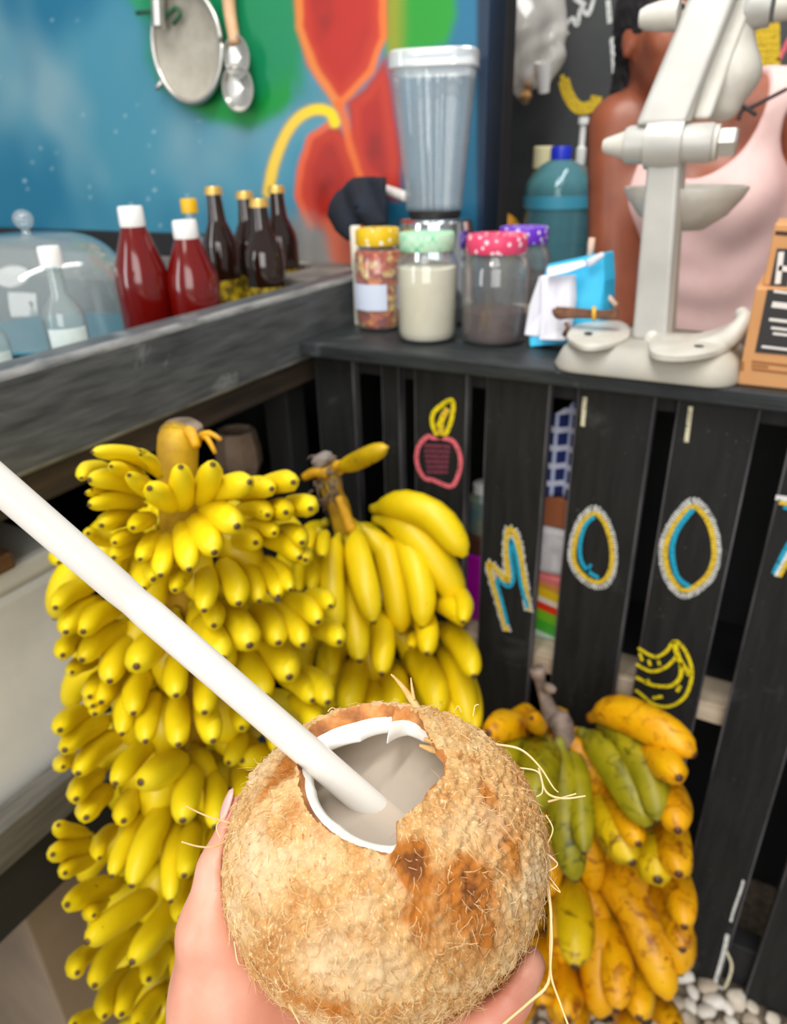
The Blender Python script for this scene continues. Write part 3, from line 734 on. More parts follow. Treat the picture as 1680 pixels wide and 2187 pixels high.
lathe('cut_end', [(.0005, -.004), (.016, -.004), (.017, .006), (.010, .012), (.0005, .010)], mat('grey_cut_stalk', (170, 160, 156), .85, c2=(120, 108, 100), scale=60), b2, q, 14, A=ry(-.5))
P = [on(718, 1000, Y=.775), on(748, 990, Y=.765), on(790, 970, Y=.755), on(828, 955, Y=.75)]
v, f, t = banana_vf(P, .026); o = mesh_obj('banana', v, f, banana_mat('dry_banana_skin', (224, 186, 10), (170, 140, 10), (240, 170, 10), (190, 150, 10), (60, 50, 10), .4, .5), b2, loc=P[0])
o.data.attributes.new('along', 'FLOAT', 'POINT').data.foreach_set('value', t.astype(np.float32))
for a, b_, w in (((735, 1005), (715, 1000), .012), ((700, 1010), (648, 1020), .010)):
    tube('stub', spline([on(*a, Y=.785), (on(*a, Y=.785) + on(*b_, Y=.78)) / 2 + np.array([0, 0, .005]), on(*b_, Y=.78)], 6), np.linspace(w, w * .6, 7), MATS['stub_yellow'], b2, 7)
tube('stub', spline([on(722, 1060, Y=.78), on(738, 1100, Y=.775), on(752, 1135, Y=.77)], 6), np.linspace(.006, .009, 7), MATS['stub_yellow'], b2, 7)

# --- plantains
D0, D1 = on(1165, 1475, Y=0.83), np.array([0, 0, 0.02]); D1[:2] = on(1255, 1800, Y=0.82)[:2]
b3 = empty('plantain_bunch', D1, 'bunch of ripe orange and green plantains with dark blotches and a grey stalk', 'plantain bunch')
def cp(p): return [(1000 + .4048 * a, 1400 + .4048 * b) for a, b in p]
G, Mi, Rp = B_green, B_mid, B_ripe
for path, w, m in (([(300, 410), (220, 370), (100, 410)], 150, Rp), ([(380, 400), (350, 340), (330, 330)], 90, Rp), ([(400, 430), (370, 600), (340, 820)], 190, G), ([(300, 440), (220, 470), (180, 600)], 160, G),
                   ([(640, 330), (790, 300), (1020, 400), (1200, 530)], 190, Rp), ([(900, 470), (1010, 540), (1115, 650)], 160, Rp), ([(960, 600), (1060, 740), (1105, 930)], 170, Rp), ([(980, 830), (1070, 960), (1110, 1160)], 170, Rp),
                   ([(870, 880), (960, 1000), (1000, 1190)], 200, Mi), ([(690, 370), (840, 450), (965, 680), (995, 885)], 170, G), ([(590, 400), (715, 500), (860, 720), (955, 915)], 185, G),
                   ([(640, 690), (750, 900), (870, 1100)], 175, Mi), ([(545, 470), (590, 740), (610, 1050)], 120, G), ([(480, 440), (500, 800), (565, 1195)], 175, G),
                   ([(1000, 1030), (1110, 1230), (1140, 1440)], 150, Rp), ([(680, 1070), (920, 1200), (1090, 1470), (1115, 1690)], 180, Rp), ([(630, 1090), (840, 1280), (975, 1560), (1060, 1830)], 190, Rp),
                   ([(530, 1150), (560, 1400), (560, 1650)], 175, Mi), ([(640, 1240), (690, 1560), (690, 1920)], 180, Rp), ([(730, 1340), (780, 1600), (780, 1880)], 160, Rp), ([(850, 1540), (900, 1720), (900, 1920)], 150, Rp),
                   ([(480, 1580), (500, 1750), (525, 1930)], 170, Rp), ([(930, 1800), (1020, 1860), (1095, 1960)], 130, Rp), ([(790, 1860), (830, 1900), (870, 1990)], 120, Rp), ([(320, 1780), (260, 1860), (190, 1960)], 150, Rp),
                   ([(430, 1480), (400, 1680), (390, 1860)], 140, Rp), ([(600, 1750), (560, 1850), (560, 2000)], 150, Rp), ([(690, 700), (800, 820), (900, 1000)], 140, Rp), ([(950, 1150), (1080, 1330), (1130, 1560)], 150, Rp)):
    traced(b3, D0, D1, cp(path), w * .4048, m, 0.17, rb=0.035, bulge=0.02)
fill(b3, D0, D1, 0.58, 0.16, 4, 7, 0.025, 0.085, 0.13, 0.042, B_ripe, 41)
tube('stalk', spline([on(1146, 1428, Y=.83), on(1156, 1465, Y=.83), on(1178, 1530, Y=.825), on(1205, 1575, Y=.82), D0 * .4 + D1 * .6, D1 + np.array([0, 0, .01])], 24),
     np.interp(np.linspace(0, 1, 25), [0, .08, .14, .3, .4, 1], [.011, .012, .008, .010, .015, .018]), mat('plantain_stalk', (150, 132, 120), .75, c2=(96, 84, 78), scale=36, bump=.3), b3, 12)
tube('stub', [on(1165, 1468, Y=.82), on(1178, 1472, Y=.815), on(1186, 1476, Y=.815)], [.008, .007, .004], MATS['plantain_stalk'], b3, 8)

# ------------------------------------------------------------------ coconut, straw, hand
CC = on(826, 1830, r=0.325)
ev = pdir(826, 1830); ex = np.cross(ev, [0, 0, 1]); ex /= np.linalg.norm(ex); eu = np.cross(ex, ev)
EA = np.stack([ex, eu, -ev], -1)                   # columns: right, up, towards the viewer
ER = np.array([0.0655, 0.0604, 0.063])
def ell_hit(x, y, k=0.0):
    d = pdir(x, y); r = ER - k; o = ((CAM - CC) @ EA) / r; q = (d @ EA) / r
    a, b, c = q @ q, o @ q, o @ o - 1; D = b * b - a * c
    t = (-b - math.sqrt(D)) / a if D > 0 else -b / a
    return CAM + d * t
def sph(P):                                        # direction in ellipsoid space
    q = ((P - CC) @ EA) / ER; return q / np.linalg.norm(q)
OUT = [(637, 1650), (645, 1702), (668, 1742), (705, 1778), (760, 1805), (838, 1824), (848, 1802), (846, 1752), (882, 1726), (906, 1706), (914, 1684), (950, 1655), (953, 1610), (930, 1592), (908, 1562), (898, 1532), (872, 1514), (820, 1507), (760, 1513), (705, 1530), (662, 1553), (632, 1585), (630, 1620)]
FL = [(676, 1690), (671, 1655), (684, 1625), (707, 1600), (769, 1582), (825, 1587), (836, 1560), (868, 1566), (900, 1580), (940, 1592), (968, 1622), (962, 1662), (925, 1697), (900, 1728), (862, 1758), (856, 1800), (838, 1806), (784, 1797), (728, 1763), (690, 1728)]
do = np.array([sph(ell_hit(*p)) for p in OUT]); n0 = do.mean(0); n0 /= np.linalg.norm(n0)
t1 = np.cross(n0, [1, 0, 0]); t1 /= np.linalg.norm(t1); t2 = np.cross(n0, t1)
def polar(D): return np.arctan2(D @ t2, D @ t1), np.arccos(np.clip(D @ n0, -1, 1))
NP = 420
PH = np.arange(NP) * 2 * math.pi / NP - math.pi
def per(D):
    ph, al = polar(D); i = np.argsort(ph); ph, al = ph[i], al[i]
    return np.interp(PH, np.concatenate([ph - 2 * math.pi, ph, ph + 2 * math.pi]), np.tile(al, 3))
ao = per(do)
inn = [((ell_hit(*p, k=0.010) - CC) @ EA) / (ER - .010) for p in FL]
af = per(np.array([q / np.linalg.norm(q) for q in inn]))
jag = np.array([mnoise.noise(Vector((math.cos(p) * 9, math.sin(p) * 9, 1))) + .6 * mnoise.noise(Vector((math.cos(p) * 30, math.sin(p) * 30, 4))) for p in PH])
ao0 = ao.copy(); ao = ao + jag * .020
def at(al, rad):                                   # angle from the opening axis, shrink in metres -> world points (per PH)
    D = np.cos(al)[:, None] * n0 + np.sin(al)[:, None] * (np.cos(PH)[:, None] * t1 + np.sin(PH)[:, None] * t2)
    return CC + (D * (ER - rad if np.ndim(rad) == 0 else ER - rad[:, None])) @ EA.T
def grid_faces(k, n, flip=False):
    f = [(i * n + j, i * n + (j + 1) % n, (i + 1) * n + (j + 1) % n, (i + 1) * n + j) for i in range(k - 1) for j in range(n)]
    return [q[::-1] for q in f] if flip else f
NS = 230
S = np.linspace(0, 1, NS) ** 1.0
rings, AL = [], []
for s in S:
    al = ao + (math.pi - 0.004 - ao) * s; AL.append(al); rings.append(at(al, 0.0))
Vo = np.array(rings); AL = np.array(AL)
nrm = (Vo - CC) @ EA / ER ** 2; nrm /= np.linalg.norm(nrm, axis=-1, keepdims=True); nrm = nrm @ EA.T
cph, sph_ = np.cos(PH)[None], np.sin(PH)[None]
fib = np.stack([np.broadcast_to(cph, AL.shape) * np.sin(AL), np.broadcast_to(sph_, AL.shape) * np.sin(AL), AL * .28], -1)
fl_ = fib.reshape(-1, 3); wp = Vo.reshape(-1, 3)
dsp = 0.0016 * vnoise(wp, 34) + 0.0016 * vnoise(fl_, 20, 3.1) + 0.0012 * vnoise(fl_, 44, 7.7) + 0.0003 * vnoise(wp, 150, 1.3) + .00025 * vnoise(wp, 380, 5)
low = np.clip((AL.reshape(-1) - 2.1) / .9, 0, 1); dsp += low * .0012 * vnoise(wp, 120, 9)
ph_c = np.arctan2(sph(ell_hit(1060, 1650)) @ t2, sph(ell_hit(1060, 1650)) @ t1)
mk = np.clip(np.cos(PH - ph_c), 0, 1)[None] ** 1.2 * np.clip((1.9 - AL) / .8, 0, 1) * np.clip((AL - ao[None]) / .12, 0, 1)
rd_ = np.sin((AL * 52 + np.cos(PH * 2)[None] * 2.0).reshape(-1) + 3.2 * vnoise(wp, 42, 2.2)); dsp += mk.reshape(-1) * (.0009 * np.abs(rd_) - .0003)
qd = ((wp - CC) @ EA) / ER; dsp -= .0042 * np.clip(qd[:, 0] * .62 - qd[:, 1] * .78, 0, 1) ** 3
# a dent and split beside the notch
notch = ell_hit(870, 1850); dd = np.linalg.norm(wp - notch, axis=1); dsp -= .0028 * np.exp(-(dd / .008) ** 2)
edge = ell_hit(600, 1640); dd = np.linalg.norm(wp - edge, axis=1); dsp -= .003 * np.exp(-(dd / .007) ** 2)
Vo = wp + nrm.reshape(-1, 3) * dsp[:, None]
coco = empty('coconut', CC + np.array([0, 0, -.062]), 'opened hairy brown coconut with white flesh and milky water, held in a hand', 'coconut')
th = NT('coconut_husk'); a_ = th.node('ShaderNodeAttribute', attribute_name='fibre', attribute_type='GEOMETRY').outputs['Vector']
vo = th.coord()
c = th.ramp(th.noise(vo, 34, 5, .6, .6), [(0.26, (170, 102, 40)), (0.38, (208, 148, 80)), (0.50, (230, 184, 120)), (0.66, (244, 212, 166))])
c = th.mix(th.fr(th.noise(a_, 24, 5, .6, .4), .57, .70), c, (204, 130, 56))
c = th.mix(th.fr(th.noise(a_, 70, 4, .6), .54, .68), c, (252, 226, 178))
c = th.mix(th.fr(th.noise(vo, 26, 3, .5, .6), .59, .70), c, (200, 122, 34))
c = th.mix(th.fr(th.noise(a_, 120, 3, .6), .66, .78), c, (150, 90, 40))
st_a = th.node('ShaderNodeAttribute', attribute_name='stain').outputs['Fac']
c = th.mix(th.fr(st_a, .15, .75), c, (194, 118, 38)); c = th.mix(th.fr(st_a, .95, 1.6), c, (130, 72, 24)); c = th.mix(th.fr(st_a, -.1, -1.0), c, (240, 210, 164))
th.col(c); th.set(Roughness=0.55, Specular_IOR_Level=0.4)
hb = th.node('ShaderNodeMath', operation='ADD'); th.link(th.noise(a_, 85, 5, .65, .3), hb.inputs[0]); th.link(th.noise(a_, 190, 4, .6, .5), hb.inputs[1])
th.bump(hb.outputs[0], 0.6, 0.0014)
husk = mesh_obj('husk', Vo, grid_faces(NS, NP, True), th.m, coco)
fa = husk.data.attributes.new('fibre', 'FLOAT_VECTOR', 'POINT'); fa.data.foreach_set('vector', fl_.astype(np.float32).ravel())
stn = np.zeros(len(wp)); wob = wp + .004 * np.stack([vnoise(wp, 90, 11), vnoise(wp, 90, 12), vnoise(wp, 90, 13)], -1)
for x_, y_, s_, a_w in ((880, 1835, .006, 1.3), (892, 1870, .005, 1.2), (985, 1895, .011, .9), (1010, 1920, .008, .7), (880, 1955, .007, .8), (1045, 2015, .010, .8), (905, 2010, .006, .5), (620, 1745, .007, .6), (600, 1640, .007, 1.0), (640, 1925, .007, .6), (760, 1850, .006, .4), (690, 1770, .005, .5), (1000, 1835, .006, .7),
                     (540, 1800, .010, -.9), (560, 1880, .010, -.8), (680, 2050, .012, -.8), (820, 2080, .012, -.7), (780, 1930, .008, -.6), (1050, 1760, .009, -.6), (960, 1780, .009, -.6), (620, 1830, .007, -.6)):
    stn += a_w * np.exp(-(np.linalg.norm(wob - ell_hit(x_, y_), axis=1) / s_) ** 2)
stn *= 1 + .5 * vnoise(fl_, 40, 8); husk.data.attributes.new('stain', 'FLOAT', 'POINT').data.foreach_set('value', stn.astype(np.float32))
# cut rim of the husk, then flesh and cavity
def mixr(t): return ao0 + (af - ao0) * t
rim = [Vo.reshape(NS, NP, 3)[0]]
DN = np.cos(PH)[:, None] * t1 + np.sin(PH)[:, None] * t2
topn = np.clip(DN[:, 1] * 1.5 - .2, 0, 1); TH = .05 + .40 * topn
for t, k in ((.2, .0012), (.45, .0024), (.8, .0036), (1.0, .0045)):
    q = at(mixr(TH * t), k); q = q + .0006 * vnoise(q, 260, k * 900)[:, None] * eu; rim.append(q)
trm = NT('cut_husk'); vv = trm.coord()
trm.col(trm.ramp(trm.noise(vv, 90, 5, .6), [(0.3, (132, 74, 30)), (0.5, (190, 122, 58)), (0.72, (226, 170, 104))])); trm.set(Roughness=.7); trm.bump(trm.noise(vv, 300, 4), .6, .001)
mesh_obj('husk_rim', np.array(rim).reshape(-1, 3), grid_faces(len(rim), NP), trm.m, coco)
fle = [at(mixr(TH), .0044), at(mixr(TH + (1 - TH) * .3), .0052), at(mixr(TH + (1 - TH) * .8), .0076), at(af, .0100), at(af + .03, .0112)]
for k in range(1, 12):
    fle.append(at(af + .03 + (math.pi - .05 - af) * (k / 11) ** 1.2, np.full(NP, .0120)))
M_flesh = mat('coconut_flesh', (250, 249, 244), .38, c2=(240, 238, 230), scale=60, bump=.05, sss=.15)
mesh_obj('flesh', np.array(fle).reshape(-1, 3), grid_faces(len(fle), NP), M_flesh, coco)
# water: level disc filling the cavity
zw = CC[2] + 0.0335
tw = NT('coconut_water'); tw.col((240, 224, 206)); tw.set(Roughness=.06, Specular_IOR_Level=.6)
trn = tw.node('ShaderNodeBsdfTransparent'); trn.inputs[0].default_value = rgba((236, 226, 214))
mx = tw.node('ShaderNodeMixShader'); mx.inputs[0].default_value = .45; tw.link(trn.outputs[0], mx.inputs[1]); tw.link(tw.b.outputs[0], mx.inputs[2]); tw.link(mx.outputs[0], tw.out.inputs[0])
wv = [(CC[0], CC[1], zw)]
for j in range(96):
    a = 2 * math.pi * j / 96; d = np.array([math.cos(a), math.sin(a), 0]); o_ = (((np.array([0, 0, .0335])) @ EA) / (ER - .0118)); q = (d @ EA) / (ER - .0118)
    A_, B_, C_ = q @ q, o_ @ q, o_ @ o_ - 1; wv.append((CC[0] + d[0] * (t_ := (-B_ + math.sqrt(max(0, B_ * B_ - A_ * C_))) / A_), CC[1] + d[1] * t_, zw))
mesh_obj('water', wv, [(0, 1 + j, 1 + (j + 1) % 96) for j in range(96)], tw.m, coco)

# loose fibres
M_fib = mat('coconut_fibre', (232, 190, 124), .6, c2=(250, 226, 176), scale=60)
r = np.random.default_rng(11); parts = []; parts_b = []
VoG = Vo.reshape(NS, NP, 3); NG = nrm.reshape(NS, NP, 3)
for k in range(17000):
    j = r.integers(0, NP); i = int(NS * np.clip(r.beta(1.6, 1.0), .01, .97))
    p = VoG[i, j]; n = NG[i, j]; td = VoG[min(i + 2, NS - 1), j] - p; td = td / (np.linalg.norm(td) + 1e-9); sd = np.cross(n, td)
    shaggy = np.clip((AL[i, j] - 1.1) / 1.2, 0.12, 1)
    L = r.uniform(.003, .012) * (.55 + .85 * shaggy) * (1.6 if r.random() < .06 else 1)
    ang = r.normal(0, .75); d = td * math.cos(ang) + sd * math.sin(ang); lift = r.uniform(.03, .50) * shaggy * (1 if r.random() < .5 else .3); cu = r.normal(0, .5)
    pts = [p - n * .0003]
    for s in (.3, .6, 1.0):
        pts.append(p + (d * math.cos(cu * s) + np.cross(n, d) * math.sin(cu * s)) * L * s + n * L * lift * (s - .35 * s * s) + r.normal(size=3) * L * .04)
    (parts_b if k % 3 == 0 else parts).append(tube_vf(pts, np.array([1, .9, .7, .35]) * r.uniform(.00009, .00018), 3, False))
v, f = joinvf(parts_b); tag(mesh_obj('loose_fibre', v, f, mat('brown_coconut_fibre', (190, 128, 62), .6, c2=(216, 160, 92), scale=60), coco), kind='stuff')
v, f = joinvf(parts); tag(mesh_obj('loose_fibre', v, f, M_fib, coco), kind='stuff')
# long strands and the torn splinter at the rim
def strand(path, r0, w0, w1, n=26, rr=None, m=M_fib):
    k = np.linspace(0, 1, len(path)); q = [CAM + pdir(*p) * (r0 if rr is None else r0 + (rr - r0) * t) for p, t in zip(path, k)]
    q = spline(q, n); return tube('strand', q, np.linspace(w0, w1, len(q)), m, coco, 5)
for path, r0, w0, w1, rr in (
    ([(1150, 1640), (1165, 1690), (1200, 1705), (1250, 1700)], .318, .0007, .0003, .312), ([(1058, 1590), (1110, 1600), (1150, 1635), (1180, 1680), (1192, 1692)], .312, .0006, .0003, .316), ([(1170, 1712), (1200, 1704), (1230, 1695)], .318, .0005, .0003, .313),
    ([(1110, 1640), (1150, 1650), (1158, 1690), (1145, 1702)], .312, .0004, .0003, .312), ([(1165, 1740), (1180, 1770), (1170, 1800)], .32, .0004, .0003, .32),
    ([(1168, 1880), (1176, 1950), (1175, 2030), (1170, 2100), (1130, 2140), (1075, 2187), (1050, 2215)], .322, .0007, .0006, .318), ([(1172, 1900), (1178, 2000), (1176, 2080), (1195, 2140), (1215, 2195)], .322, .0006, .0004, .315),
    ([(1165, 1820), (1190, 1845), (1172, 1860)], .32, .0003, .0002, .316), ([(1170, 1870), (1196, 1905), (1175, 1890)], .321, .0003, .0002, .318),
    ([(522, 1765), (470, 1752), (430, 1738), (398, 1722)], .318, .00045, .0003, .308), ([(490, 1790), (460, 1808), (425, 1808), (388, 1798)], .322, .00045, .0003, .31), ([(480, 1740), (462, 1765), (470, 1790)], .315, .0003, .0002, .315),
    ([(600, 2040), (590, 2075), (605, 2120), (640, 2187)], .31, .00035, .0003, .31), ([(700, 1520), (708, 1512), (720, 1516)], .318, .0003, .0002, .318), ([(970, 1520), (978, 1508), (985, 1522)], .315, .0003, .0002, .315),
    ([(835, 1440), (842, 1448), (848, 1450)], .315, .0004, .0003, .315), ([(1010, 1530), (1014, 1508), (1022, 1505)], .312, .0003, .0002, .312), ([(500, 2010), (505, 2045), (510, 2060)], .318, .0003, .0002, .318)):
    strand(path, r0, w0, w1, rr=rr)
M_spl = mat('torn_husk_fibre', (222, 164, 92), .6, c2=(240, 204, 146), scale=70, stretch=(1, 1, 3), bump=.4)
def splinter(path, rs, ws): 
    q = spline([CAM + pdir(*p) * a for p, a in zip(path, rs)], 20); return tube('splinter', q, np.interp(np.linspace(0, 1, len(q)), np.linspace(0, 1, len(ws)), ws), M_spl, coco, 7, flat=.6)
splinter([(838, 1442), (862, 1470), (885, 1505), (905, 1545), (918, 1580)], [.312, .314, .313, .309, .306], [.0006, .0018, .0030, .0040, .0028])
splinter([(877, 1447), (880, 1470), (884, 1495)], [.312, .3125, .312], [.0004, .0010, .0012])
splinter([(900, 1530), (915, 1560), (930, 1590), (950, 1600)], [.308, .306, .303, .302], [.0015, .0028, .0026, .0010])
splinter([(905, 1578), (925, 1584), (952, 1592)], [.302, .302, .302], [.0008, .0018, .0012])
splinter([(895, 1592), (920, 1600), (948, 1612)], [.300, .301, .301], [.0008, .0020, .0012])

# straw
s0, s1, s2 = onz(-220, 846, .232), onz(286, 1284, .262), onz(836, 1760, .279)
s2 = s2 + (s2 - s1) / np.linalg.norm(s2 - s1) * .018
pth = np.vstack([np.linspace(s0, s1, 14), np.linspace(s1, s2, 22)[1:]])
rad = np.full(len(pth), .0060); rad[12:15] *= np.array([1.0, .93, 1.0])
M_straw = mat('white_straw', (240, 234, 226), .35, c2=(234, 227, 218), scale=30, sss=.1)
straw = empty('drinking_straw', s2, 'thick white drinking straw standing in the opened coconut', 'straw')
v, f = tube_vf(pth, rad, 24, False); vi, fi = tube_vf(pth, rad - .0007, 24, False)
n_ = len(pth) * 24; f2 = [tuple(i + n_ for i in q[::-1]) for q in fi]
for e in (0, (len(pth) - 1) * 24):
    for j in range(24):
        q = (e + j, e + (j + 1) % 24, n_ + e + (j + 1) % 24, n_ + e + j); f2.append(q if e else q[::-1])
mesh_obj('tube', np.vstack([v, vi]), f + f2, M_straw, straw)

# hand: one continuous skin, left hand palm up, thumb on the left side, little finger on the right
def hp(x, y, r): return CAM + pdir(x, y) * r
down = np.array([0, 0, -1.0]); fw = np.array([ev[0], ev[1], 0]); fw /= np.linalg.norm(fw); rt = ex
palm = CC + down * .082 - fw * .012
wrist = palm + down * .045 - fw * .085 - rt * .030
elbow = wrist + down * .10 - fw * .20 - rt * .05
thumb = [hp(528, 2230, .372), hp(462, 1990, .340), hp(482, 1862, .3345), hp(522, 1738, .333)]
knuck = [palm + fw * .044 - rt * .034 + down * .002, palm + fw * .048 - rt * .012, palm + fw * .044 + rt * .012, palm + fw * .030 + rt * .034]
pink = [hp(915, 2310, .368), hp(1012, 2202, .345), hp(1080, 2124, .3385), hp(1120, 2060, .337)]
def finger(k, lat, lens, r0):
    a = [k]; ang = math.radians(8)
    for l, b in zip(lens, (40, 42, 30)):
        a.append(a[-1] + (fw * math.cos(ang) - down * math.sin(ang) + rt * lat) * l); ang += math.radians(b)
    return a
fingers = [finger(knuck[0], -.10, (.040, .024, .018), .0098), finger(knuck[1], 0, (.043, .027, .019), .0100), finger(knuck[2], .08, (.040, .025, .018), .0095)]
def hand_sdf(P):
    d = sd_cap(P, elbow, wrist, .040, .027)
    d = smin(d, sd_cap(P, wrist, palm - fw * .02, .027, .026), .02)
    for k in knuck: d = smin(d, sd_cap(P, palm - fw * .03 + (k - palm) * .3, k, .020, .0125), .012)
    d = smin(d, sd_cap(P, wrist - rt * .004, thumb[0], .024, .026), .02)
    d = smin(d, sd_cap(P, thumb[0], thumb[1], .025, .0150), .014)
    d = smin(d, sd_cap(P, hp(500, 2120, .362), palm - rt * .01, .024, .020), .016)
    d = smin(d, sd_cap(P, thumb[1], thumb[2], .0132, .0112), .008)
    d = smin(d, sd_cap(P, thumb[2], thumb[3], .0112, .0086), .005)
    d = smin(d, sd_cap(P, palm - fw * .03 + rt * .025, pink[0], .020, .0125), .014)
    for a, b, ra, rb in zip(pink[:-1], pink[1:], (.0118, .0102, .0094), (.0102, .0094, .0082)): d = smin(d, sd_cap(P, a, b, ra, rb), .005)
    for fg in fingers:
        for a, b, ra, rb in zip(fg[:-1], fg[1:], (.0112, .0100, .0090), (.0100, .0090, .0078)): d = smin(d, sd_cap(P, a, b, ra, rb), .004)
    q = (P - CC) @ EA; k = np.linalg.norm(q / (ER + .0004), axis=-1); inner = (k - 1) * .060
    return smax(d, -inner, .002)
allp = np.vstack([palm, wrist, elbow, thumb, knuck, pink] + fingers)
V, F = nets(hand_sdf, allp.min(0) - .05, allp.max(0) + .04, .0022)
tsk = NT('fair_skin'); vs = tsk.coord()
cs = tsk.ramp(tsk.noise(vs, 28, 4, .55), [(0.3, (206, 138, 112)), (0.5, (218, 154, 130)), (0.72, (230, 174, 152))])
cs = tsk.mix(tsk.fr(tsk.noise(vs, 16, 2), .56, .74), cs, (204, 116, 92))
tsk.col(cs); tsk.set(Roughness=.46, Subsurface_Weight=.25, Subsurface_Radius=(.012, .004, .002), Subsurface_Scale=.5); tsk.bump(tsk.noise(vs, 420, 3), .12, .0006)
hand = empty('hand', wrist, 'fair-skinned left hand holding the coconut from below', 'hand')
ho = mesh_obj('skin', V, F, tsk.m, hand)
smf = ho.modifiers.new('smooth', 'SMOOTH'); smf.factor = .5; smf.iterations = 4
M_nail = mat('finger_nail', (232, 176, 168), .3, c2=(240, 196, 188), scale=60, coat=.3)
def nail(c, nx, ny, a, b):
    nz = np.cross(nx, ny); v, f = lathe_vf([(.0002, .0012), (.5, .0010), (.85, .0004), (1.0, -.0006), (.9, -.0012), (.0002, -.0010)], 18)
    A = np.stack([nx * a, ny * b, nz], -1); mesh_obj('nail', v @ A.T + c, f, M_nail, hand)
tdir = thumb[3] - thumb[2]; tdir /= np.linalg.norm(tdir); nzv = -ex * .88 - ev * .35 + eu * .1; nzv -= tdir * (nzv @ tdir); nzv /= np.linalg.norm(nzv)
nail(thumb[3] + nzv * .0088 + tdir * .0010, tdir, np.cross(nzv, tdir), .0075, .0058)

# ------------------------------------------------------------------ jars on the pallet counter
G_jar = glass('jar_glass', (252, 254, 254), 1.2, .04)
def content_mat(kind):
    t = NT('jar_' + kind); v = t.coord()
    if kind == 'sweets':
        vo = t.node('ShaderNodeTexVoronoi'); vo.inputs['Scale'].default_value = 95; t.link(v, vo.inputs['Vector'])
        sp = t.node('ShaderNodeSeparateColor'); t.link(vo.outputs['Color'], sp.inputs[0])
        t.col(t.ramp(sp.outputs[0], [(0, (200, 90, 50)), (.3, (176, 70, 60)), (.5, (226, 130, 60)), (.62, (150, 60, 56)), (.8, (230, 190, 120)), (1, (120, 50, 60))], 'CONSTANT'))
        t.bump(vo.outputs['Distance'], .8, .004); t.set(Roughness=.4)
    elif kind == 'flour':
        t.col(t.ramp(t.noise(v, 18, 4), [(.3, (222, 210, 186)), (.75, (236, 226, 206))])); t.set(Roughness=.9)
    else:
        t.col(t.ramp(t.noise(v, 30, 5), [(.3, (52, 26, 20)), (.75, (86, 50, 40))])); t.set(Roughness=.9)
    return t.m
def lid_mat(name, a, b, scale, mode='dots'):
    t = NT(name); v = t.coord()
    if mode == 'dots':
        vo = t.node('ShaderNodeTexVoronoi'); vo.inputs['Scale'].default_value = scale; t.link(v, vo.inputs['Vector'])
        t.col(t.mix(t.fr(vo.outputs['Distance'], .34, .28), a, b))
    else:
        ck = t.node('ShaderNodeTexChecker'); ck.inputs['Scale'].default_value = scale; t.link(v, ck.inputs['Vector'])
        ck.inputs['Color1'].default_value = rgba(a); ck.inputs['Color2'].default_value = rgba(b); t.col(t.mix(t.fr(t.noise(v, 40), .45, .6), ck.outputs['Color'], b))
    t.set(Roughness=.4); return t.m
def jar(cx, by, ty, lid_b, w, lm, content, level, label, Y=None):
    P = on(cx, by, Z=ZB) if Y is None else np.array([*on(cx, by, Y=Y)[:2], ZB])
    r = pxr(P, w); h = zat(P, ty) - ZB; hl = h - .021
    e = empty('glass_jar', P, label, 'jar', 'glass jars with patterned lids on the pallet counter')
    pr = [(r * .86, .001), (r * .96, .006), (r, .016), (r, hl * .80), (r * .95, hl * .88), (r * .80, hl * .95), (r * .78, hl + .004)]
    lathe('glass_body', shell(pr, .0028), G_jar, e, P, 40, cap0=False, cap1=False)
    ri = r - .0034; top = hl * level
    lathe('contents', [(.0005, .0048), (ri * .9, .0052), (ri * .97, .010), (ri, .017), (ri, top), (ri * .7, top + .004), (.0005, top + .007)], content, e, P, 36)
    lathe('lid', [(r * .82, hl - .002), (r * .86, hl - .003), (r * .88, hl - .001), (r * .88, h - .004), (r * .85, h), (.0005, h + .0005)], lm, e, P, 40, cap0=False)
    return e, P, r, hl
M_sw, M_flr, M_coc = content_mat('sweets'), content_mat('flour'), content_mat('cocoa')
e, P, r, hl = jar(812, 700, 487, 528, 102, lid_mat('lid_yellow_dots', (232, 190, 20), (250, 246, 220), 90), M_sw, .90, 'glass jar of orange and brown sweets with yellow dotted lid and pale label')
a = np.linspace(-1, 1, 12) * .85 + math.atan2(-P[1], -P[0]) - .55
v = [(P[0] + (r + q) * math.cos(t), P[1] + (r + q) * math.sin(t), z) for q in (.0004, .001) for z in (ZB + hl * .26, ZB + hl * .56) for t in a]
n = 12; mesh_obj('paper_label', v, [(24 + j, 24 + j + 1, 36 + j + 1, 36 + j) for j in range(11)] + [(j + 1, j, 12 + j, 12 + j + 1) for j in range(11)], mat('pale_label_paper', (206, 216, 236), .6), e)
jar(912, 724, 496, 530, 128, lid_mat('lid_green_check', (120, 206, 160), (190, 226, 196), 130, 'check'), M_flr, .80, 'glass jar of cream coloured powder with pale green lid')
jar(1053, 728, 500, 540, 140, lid_mat('lid_pink_check', (226, 66, 108), (250, 220, 228), 100), M_coc, .36, 'glass jar a third full of brown cocoa powder with pink patterned lid')
jar(1108, 690, 484, 520, 112, lid_mat('lid_purple_dots', (110, 50, 200), (236, 226, 246), 110), M_flr, .18, 'glass jar with purple patterned lid behind the cocoa jar')
P = on(768, 690, Y=1.06); P = np.array([P[0], P[1], ZB]); h = zat(P, 482) - ZB
t = lathe('plastic_tube', [(.0005, 0), (.008, 0), (.0085, .004), (.008, h * .55), (.0095, h * .6), (.0095, h - .003), (.008, h), (.0005, h)], mat('ivory_plastic', (232, 224, 206), .4), None, P, 16)
tag(t, 'slim ivory plastic tube standing behind the yellow-lidded jar', 'tube')

